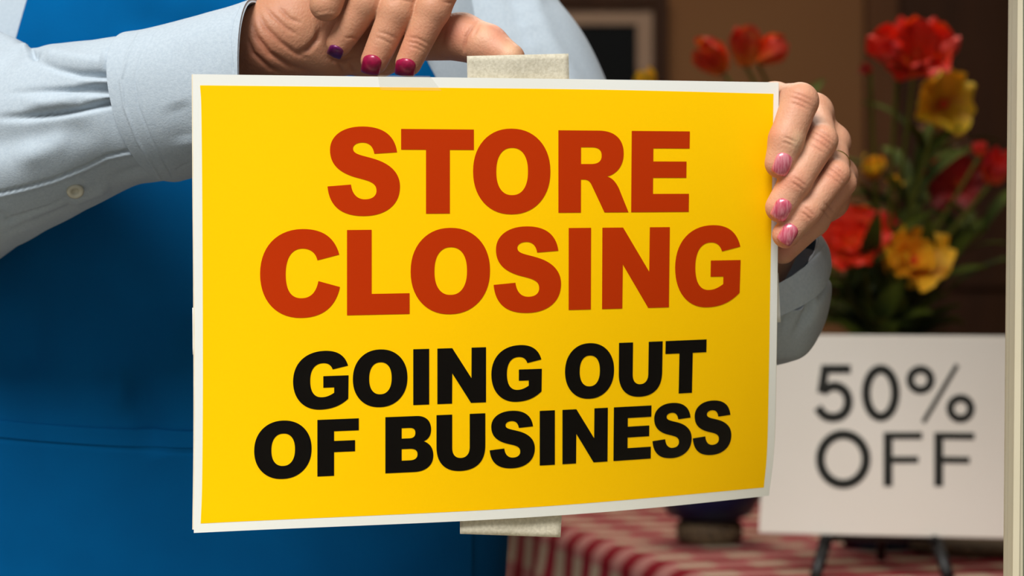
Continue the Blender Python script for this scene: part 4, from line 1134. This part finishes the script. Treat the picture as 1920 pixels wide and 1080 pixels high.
# ------------------------------------------------------------------ 50% OFF card on easel
CY = 2.66
tilt = 0.07                     # leans back towards the top
def cardY(py): return CY + (1008 - py) * CY / F * tilt
def cpt(px, py, off=0.0): return P(px, py, cardY(py) - off)
cbase = cpt(1655, 1008)
card = empty('discount_card', cbase); tag(card, 'white card reading 50% OFF standing on a black easel', 'sign')
TL, TR, BR, BL = (1441, 627), (1893, 630), (1894, 1010), (1423, 1000)
vs = [cpt(*p, 0) for p in (TL, TR, BR, BL)] + [cpt(*p, -0.003) for p in (TL, TR, BR, BL)]
bm = bmesh.new(); bv = [bm.verts.new(v) for v in vs]
for f_ in ((0, 3, 2, 1), (4, 5, 6, 7), (0, 1, 5, 4), (1, 2, 6, 5), (2, 3, 7, 6), (3, 0, 4, 7)): bm.faces.new([bv[i] for i in f_])
bmesh.ops.bevel(bm, geom=bm.edges[:], offset=0.0008, segments=2, affect='EDGES'); bmesh.ops.recalc_face_normals(bm, faces=bm.faces[:])
bm_obj('card_board', bm, M['card'], card, False)
def stroke_poly(pts, w, closed=False):
    pts = [Vector(p) for p in pts]; n = len(pts); L_, R_ = [], []
    for i, p in enumerate(pts):
        a = pts[(i - 1) % n] if closed or i > 0 else p; b = pts[(i + 1) % n] if closed or i < n - 1 else p
        t1 = (p - a); t2 = (b - p)
        if t1.length < 1e-6: t1 = t2
        if t2.length < 1e-6: t2 = t1
        t1.normalize(); t2.normalize(); t_ = (t1 + t2).normalized(); k = 1 / max(.5, t_.dot(t1)); nn_ = Vector((-t_.y, t_.x))
        L_.append(p + nn_ * w / 2 * k); R_.append(p - nn_ * w / 2 * k)
    return (L_, R_)
def add_stroke(bm, pts, w, closed=False):
    L_, R_ = stroke_poly(pts, w, closed); n = len(L_)
    a = [bm.verts.new(cpt(p.x, p.y, .0006)) for p in L_]; b = [bm.verts.new(cpt(p.x, p.y, .0006)) for p in R_]
    for i in range(n if closed else n - 1):
        k = (i + 1) % n; bm.faces.new((a[i], b[i], b[k], a[k]))
def ell(cx, cy, rx, ry, n=40): return [(cx + rx * math.cos(2 * math.pi * i / n), cy + ry * math.sin(2 * math.pi * i / n)) for i in range(n)]
def glyph(name, label, strokes, m=None):
    bm = bmesh.new()
    for s_ in strokes: add_stroke(bm, *s_)
    bmesh.ops.recalc_face_normals(bm, faces=bm.faces[:])
    o = bm_obj(name, bm, m or M['card_ink'], card, False); o['label'] = label
five = catmull([(1542, 735), (1553, 727), (1567, 724), (1582, 731), (1590, 746), (1589, 764), (1579, 778), (1563, 783), (1546, 779), (1533, 764)], 30)
glyph('digit', 'dark printed digit 5', [([(1595, 692), (1547, 692), (1540, 737)], 16), ([tuple(p) for p in five], 17)])
glyph('digit', 'dark printed digit 0', [(ell(1651.5, 737, 27.5, 45), 16.5, True)])
glyph('percent_mark', 'dark printed percent mark', [(ell(1726, 712, 19.5, 19.5), 14.5, True), (ell(1801, 766, 19.5, 19.5), 14.5, True), ([(1795, 684), (1731, 792)], 8.5)])
glyph('letter', 'dark printed letter O', [(ell(1581, 861, 43, 46.5, 48), 17, True)])
glyph('letter', 'dark printed letter F left of the last', [([(1665, 811), (1665, 912)], 17), ([(1660, 817), (1729, 817)], 13), ([(1665, 862), (1722, 862)], 12.5)])
glyph('letter', 'dark printed last letter F', [([(1760, 811), (1760, 912)], 17), ([(1755, 817), (1827, 818)], 13), ([(1760, 862), (1818, 863)], 12.5)])
easel = empty('easel', (cbase.x, 2.66, TZ)); tag(easel, 'black wire tabletop easel under the 50% OFF card', 'easel')
def ez(px, py, Y): return P(px, py, Y)
def bar(name, a, b, r, m, parent, label=None, taper=1.0):
    vs, fs = tube([a, Vector(a).lerp(Vector(b), .5), b], [r, r * (1 + taper) / 2, r * taper], 12); o = raw_obj(name, vs, fs, m, parent, True)
    if label: o['label'] = label
    return o
fz = TZ + 0.0070
for (xa, ya, dx) in ((1551, 985, -22), (1752, 985, 26)):
    a = P(xa, 640, cardY(640) + 0.012); mid = P(xa, 1010, 2.655); 
    q = P(xa + dx, 1070, 2.62); q = Vector((q.x, 2.62, fz))
    top_ = P(xa + (30 if dx < 0 else -30), 660, cardY(660) + 0.012); low = P(xa, 1003, cardY(1003) + .012)
    bar('leg', top_, low, .0062, M['black_metal'], easel); bar('leg', low, q, .0075, M['black_metal'], easel, taper=.9)
    bar('ledge_hook', P(xa, 1010, cardY(1010) + 0.012), P(xa, 1010, CY - 0.012), .004, M['black_metal'], easel)
bar('leg', P(1655, 760, cardY(760) + 0.012), Vector((P(1652, 1000, 2.80).x, 2.80, fz)), .0055, M['black_metal'], easel, 'rear prop leg')
bar('crossbar', P(1551, 1009, CY + 0.011), P(1752, 1009, CY + .011), .004, M['black_metal'], easel)

# ------------------------------------------------------------------ navy bowl on wicker base, woven mat, vase
bc = P(1330, 1012, 3.02)
bowl = empty('navy_bowl', (bc.x, 3.02, TZ + 0.001)); tag(bowl, 'navy ceramic bowl on a speckled base beside the white card', 'bowl')
c0 = (bc.x, 3.02, TZ + 0.0015)
lathe('base_ring', [(0, 0), (.036, 0), (.041, .006), (.042, .022), (.036, .03), (0, .03)], M['wicker'], bowl, 40, c0)['label'] = 'speckled brown woven base'
lathe('bowl_body', [(0, .029), (.034, .029), (.052, .036), (.064, .056), (.070, .085), (.072, .10), (.069, .10), (.066, .085), (.058, .06), (.03, .042), (0, .04)], M['navy'], bowl, 56, c0)
mc = P(1842, 1030, 2.93)
mt = lathe('woven_mat', [(0, 0), (.085, 0), (.09, .004), (.088, .012), (.05, .013), (0, .012)], M['wicker'], None, 48, (mc.x, 2.93, TZ + 0.0015))
tag(mt, 'speckled brown woven mat behind the right end of the card', 'mat')
VC = Vector((P(1655, 640, 2.97).x, 2.97, TZ + 0.0015))
vase = lathe('vase', [(0, 0), (.045, 0), (.058, .02), (.066, .07), (.058, .14), (.040, .19), (.036, .215), (.044, .235), (.041, .235), (.033, .215), (.036, .19), (.05, .14), (.055, .07), (.0, .02)],
             M['navy'], None, 48, tuple(VC)); tag(vase, 'navy vase of silk flowers hidden behind the white card', 'vase')
VTOP = VC + Vector((0, 0, 0.235))

# ------------------------------------------------------------------ flowers
def petal_mesh(L=0.05, W=0.045, cup=0.5, curl=0.3, nu=9, nv=9, ruff=0.006, seed=0):
    r_ = random.Random(seed); ph = r_.uniform(0, 6); vs = []; g = []
    for s in (0, 1):
        for j in range(nv):
            v = j / (nv - 1)
            w = W * (0.25 + 0.75 * math.sin(math.pi * min(1, v * .62 + .05)) ** .8) * (1 - .32 * max(0, v - .75) / .25)
            # bend outward along length
            a = cup - (cup + curl) * v * v
            x = L * v * math.sin(0.5 + .2 * v) * (1 + .0); z = L * v * math.cos(.5 * v)
            ang_ = 1.25 - a * 1.0
            y = L * v
            for i in range(nu):
                u = (i / (nu - 1) - .5) * 2
                bend = cup * 0.012 * (1 - u * u) * math.sin(math.pi * min(1, v))
                hh = L * (0.55 * v - 0.18 * curl * v * v) * 1.0 + (u * u) * 0.010 * cup * v + ruff * math.sin(u * 5 + ph) * v * v
                rr = L * v * (0.75) + curl * L * .35 * v * v - 0.006 * u * u * v
                tipdrop = 0.10 * L * u * u * (v ** 2)
                vs.append((u * w / 2, rr - tipdrop, hh - s * 0.0006)); g.append(v)
    N = nu * nv; fs = []
    for j in range(nv - 1):
        for i in range(nu - 1):
            a = j * nu + i; fs.append((a, a + 1, a + nu + 1, a + nu)); fs.append((N + a, N + a + nu, N + a + nu + 1, N + a + 1))
    me = bpy.data.meshes.new('petal'); me.from_pydata(vs, [], fs); me.update(); me.polygons.foreach_set('use_smooth', [True] * len(me.polygons))
    at = me.attributes.new('grad', 'FLOAT', 'POINT'); at.data.foreach_set('value', g)
    return me
PM = {}
def petal_for(mname, kind):
    if (mname, kind) not in PM:
        prm = {'open': dict(L=.050, W=.052, cup=.6, curl=.5), 'cup': dict(L=.052, W=.044, cup=1.2, curl=-.6), 'small': dict(L=.034, W=.034, cup=.8, curl=.1)}[kind]
        m_ = petal_mesh(seed=len(PM), **prm); m_.materials.append(M[mname]); PM[(mname, kind)] = m_
    return PM[(mname, kind)]
def leaf_mesh():
    vs = []; fs = []; n = 9
    for s in (0, 1):
        for i in range(n):
            v = i / (n - 1); w = .011 * math.sin(math.pi * (v * .93 + .05)) ** .8
            for u in (-1, 0, 1): vs.append((u * w, .11 * v, .03 * math.sin(v * 2.2) - (0.003 if u == 0 else 0) - s * .0006))
    N = 3 * n
    for i in range(n - 1):
        for u in (0, 1):
            a = i * 3 + u; fs.append((a, a + 1, a + 4, a + 3)); fs.append((N + a, N + a + 3, N + a + 4, N + a + 1))
    me = bpy.data.meshes.new('leaf'); me.from_pydata(vs, [], fs); me.update(); me.materials.append(M['leaf']); me.polygons.foreach_set('use_smooth', [True] * len(me.polygons)); return me
LEAF = leaf_mesh()
def flower(px, py, Y, dirv, mname, n, scale, kind, label, spin=0.0, jitter=.3, double=False, leaves=2, group='silk flowers in the vase', squash=1.0, stem_m='stem', spread=1.0):
    root = empty('silk_flower', (0, 0, 0)); head = P(px, py, Y); root.location = VTOP
    tag(root, label, 'flower', group)
    d = Vector(dirv).normalized(); rq = Vector((0, 0, 1)).rotation_difference(d)
    def kid(name, data, mtx, parent=root):
        o = bpy.data.objects.new(name, data); COL.objects.link(o); o.parent = parent; o.matrix_parent_inverse = WM(parent).inverted(); o.matrix_basis = mtx; return o
    rr = random.Random(int(px * 7 + py))
    base = head - d * (0.022 * scale)
    for ly in range(2 if double else 1):
        for i in range(n):
            a = spin + 2 * math.pi * i / n + ly * math.pi / n + rr.uniform(-jitter, jitter)
            sc = scale * (1 - .22 * ly) * rr.uniform(.88, 1.12)
            tl = Matrix.Rotation(rr.uniform(-.22, .22) + .38 * ly + (1 - spread) * .8, 4, 'X')
            kid('petal', petal_for(mname, kind), Matrix.Translation(base) @ rq.to_matrix().to_4x4() @ Matrix.Rotation(a, 4, 'Z') @ tl @ Matrix.Scale(sc, 4))
    # centre
    vs, fs = tube([base, base + d * .012 * scale, base + d * .018 * scale], [.003 * scale, .006 * scale, .002 * scale], 10); raw_obj('flower_centre', vs, fs, M['petal_orange'], root)
    # stem down to the vase, enters its mouth
    b0 = VTOP + Vector((rr.uniform(-.022, .022), rr.uniform(-.022, .022), -.10)); b1 = VTOP + (b0 - VTOP) * .6 + Vector((0, 0, .10 + .1))
    pts = catmull([tuple(b0), tuple(VTOP + Vector(((b0 - VTOP).x * .6, (b0 - VTOP).y * .6, 0.01))), tuple((Vector(base) * .55 + VTOP * .45) + Vector((0, 0, .02))), tuple(base)], 14)
    vs, fs = tube([Vector(p) for p in pts], [.0024] * 14, 8); raw_obj('stem', vs, fs, M[stem_m], root)
    for k in range(leaves):
        q = Vector(pts[3 + int(rr.random() * 8)]); a = rr.uniform(0, 6.28); dv = Vector((math.cos(a), math.sin(a) * .6, rr.uniform(.2, .9)))
        kid('leaf', LEAF, Matrix.Translation(q) @ Vector((0, 1, 0)).rotation_difference(dv.normalized()).to_matrix().to_4x4() @ Matrix.Scale(rr.uniform(.7, 1.2), 4))
    return root
flower(1338, 112, 2.95, (-.55, -.5, .6), 'petal_red', 5, .92, 'cup', 'red flower left of its upright twin, above the sign corner', .3, spread=.6)
flower(1398, 92, 2.93, (.0, -.3, 1), 'petal_red', 5, .92, 'cup', 'upright red flower above the right corner of the sign', .8, spread=.4)
flower(1440, 98, 2.97, (.85, -.3, .45), 'petal_red', 4, .80, 'cup', 'small red bloom leaning right above the sign corner', .2, spread=.4)
flower(1720, 92, 2.90, (-.05, -.85, .55), 'petal_red', 6, 1.3, 'open', 'large orange-red bloom at the upper right', .4, double=True)
flower(1780, 190, 2.93, (.35, -.75, .15), 'petal_yellow', 6, .92, 'open', 'yellow flower tucked below the large orange-red bloom', .5)
flower(1672, 100, 2.88, (-.6, -.6, .4), 'petal_pink', 5, .66, 'cup', 'orange-red flower at the left of the large bloom', .2, spread=.7)
flower(1622, 128, 2.97, (-.6, -.3, .4), 'petal_deep', 4, .42, 'small', 'tiny dark red bud left of the large bloom', .2, leaves=0, spread=.4)
flower(1636, 316, 2.95, (-.2, -.7, .6), 'petal_yellow', 5, .66, 'cup', 'round yellow flower beside the knuckles', .4, spread=.6)
flower(1678, 338, 2.98, (.4, -.5, .4), 'petal_yellow', 4, .44, 'small', 'small yellow bud right of the round yellow flower', .2)
flower(1795, 338, 3.0, (-.1, -.8, .3), 'petal_deep', 5, .85, 'open', 'dark red flower at the right', .9)
flower(1868, 318, 2.90, (.1, -.6, .7), 'petal_pink', 5, .85, 'cup', 'coral flower at the far right beside the window frame', .1, spread=.8)
flower(1838, 275, 2.95, (-.1, -.3, .9), 'petal_pink', 4, .52, 'small', 'pinkish bud above the coral flower', .5, leaves=0, spread=.5)
flower(1600, 446, 2.88, (-.15, -.85, .45), 'petal_red', 6, .98, 'open', 'large red flower just right of the wrist', .4, double=True)
flower(1668, 438, 2.93, (.3, -.7, .5), 'petal_pink', 5, .66, 'open', 'red flower between the large red and the orange one', .9)
flower(1720, 482, 2.86, (.25, -.85, .35), 'petal_orange', 6, 1.0, 'open', 'orange-yellow flower above the white card', .2, double=True)
flower(1696, 505, 2.90, (-.2, -.7, -.2), 'petal_yellow', 4, .6, 'open', 'yellow flower under the orange-yellow one', .6)
flower(1212, 158, 2.98, (-.2, -.3, .9), 'petal_yellow', 5, .62, 'cup', 'yellow flower peeking over the top edge of the sign', .2, spread=.6)
flower(1770, 268, 3.06, (0, -.9, .3), 'petal_dusty', 6, .75, 'open', 'pale dusty pink flower behind the yellow one', .2, leaves=1)
flower(1598, 552, 3.02, (0, -.8, .3), 'petal_dusty', 5, .6, 'open', 'pale dusty pink flower low behind the sleeve', .4, leaves=1)
# leafy sprays
def spray(px, py, Y, label, n=11, sc=1.1):
    root = empty('leaf_spray', VTOP); tag(root, label, 'foliage', 'leafy sprays in the vase')
    rr = random.Random(int(px + py * 3)); head = P(px, py, Y)
    b0 = VTOP + Vector((rr.uniform(-.02, .02), rr.uniform(-.02, .02), -.10))
    pts = catmull([tuple(b0), tuple(VTOP + Vector((0, 0, .01)) + (head - VTOP) * .02), tuple(VTOP.lerp(head, .6) + Vector((0, 0, .02))), tuple(head)], 16)
    vs, fs = tube([Vector(p) for p in pts], [.002] * 16, 6); raw_obj('stem', vs, fs, M['stem'], root)
    for k in range(n):
        q = Vector(pts[4 + (k * 12) // n]); a = k * 2.4 + rr.uniform(-.3, .3); dv = Vector((math.cos(a), math.sin(a) * .7, rr.uniform(.0, .8))).normalized()
        o = bpy.data.objects.new('leaf', LEAF); COL.objects.link(o); o.parent = root; o.matrix_parent_inverse = WM(root).inverted()
        o.matrix_basis = Matrix.Translation(q) @ Vector((0, 1, 0)).rotation_difference(dv).to_matrix().to_4x4() @ Matrix.Scale(sc * rr.uniform(.8, 1.2), 4)
spray(1560, 560, 2.95, 'green leafy spray between the sleeve and the white card', 14, 1.0)
spray(1500, 590, 3.02, 'green leafy spray low behind the sleeve')
spray(1640, 540, 3.0, 'green leafy spray below the large red flower', 14)
spray(1770, 545, 3.0, 'green leafy spray above the word OFF on the card', 14)
spray(1715, 330, 3.02, 'tall thin green spray between the yellow and dark red flowers', 12, .9)
spray(1740, 250, 3.06, 'tall green spray behind the yellow flower', 10, .9)
spray(1630, 385, 3.02, 'green spray above the large red flower', 9, .8)
spray(1850, 430, 3.0, 'green spray leaning to the window frame', 9, .8)
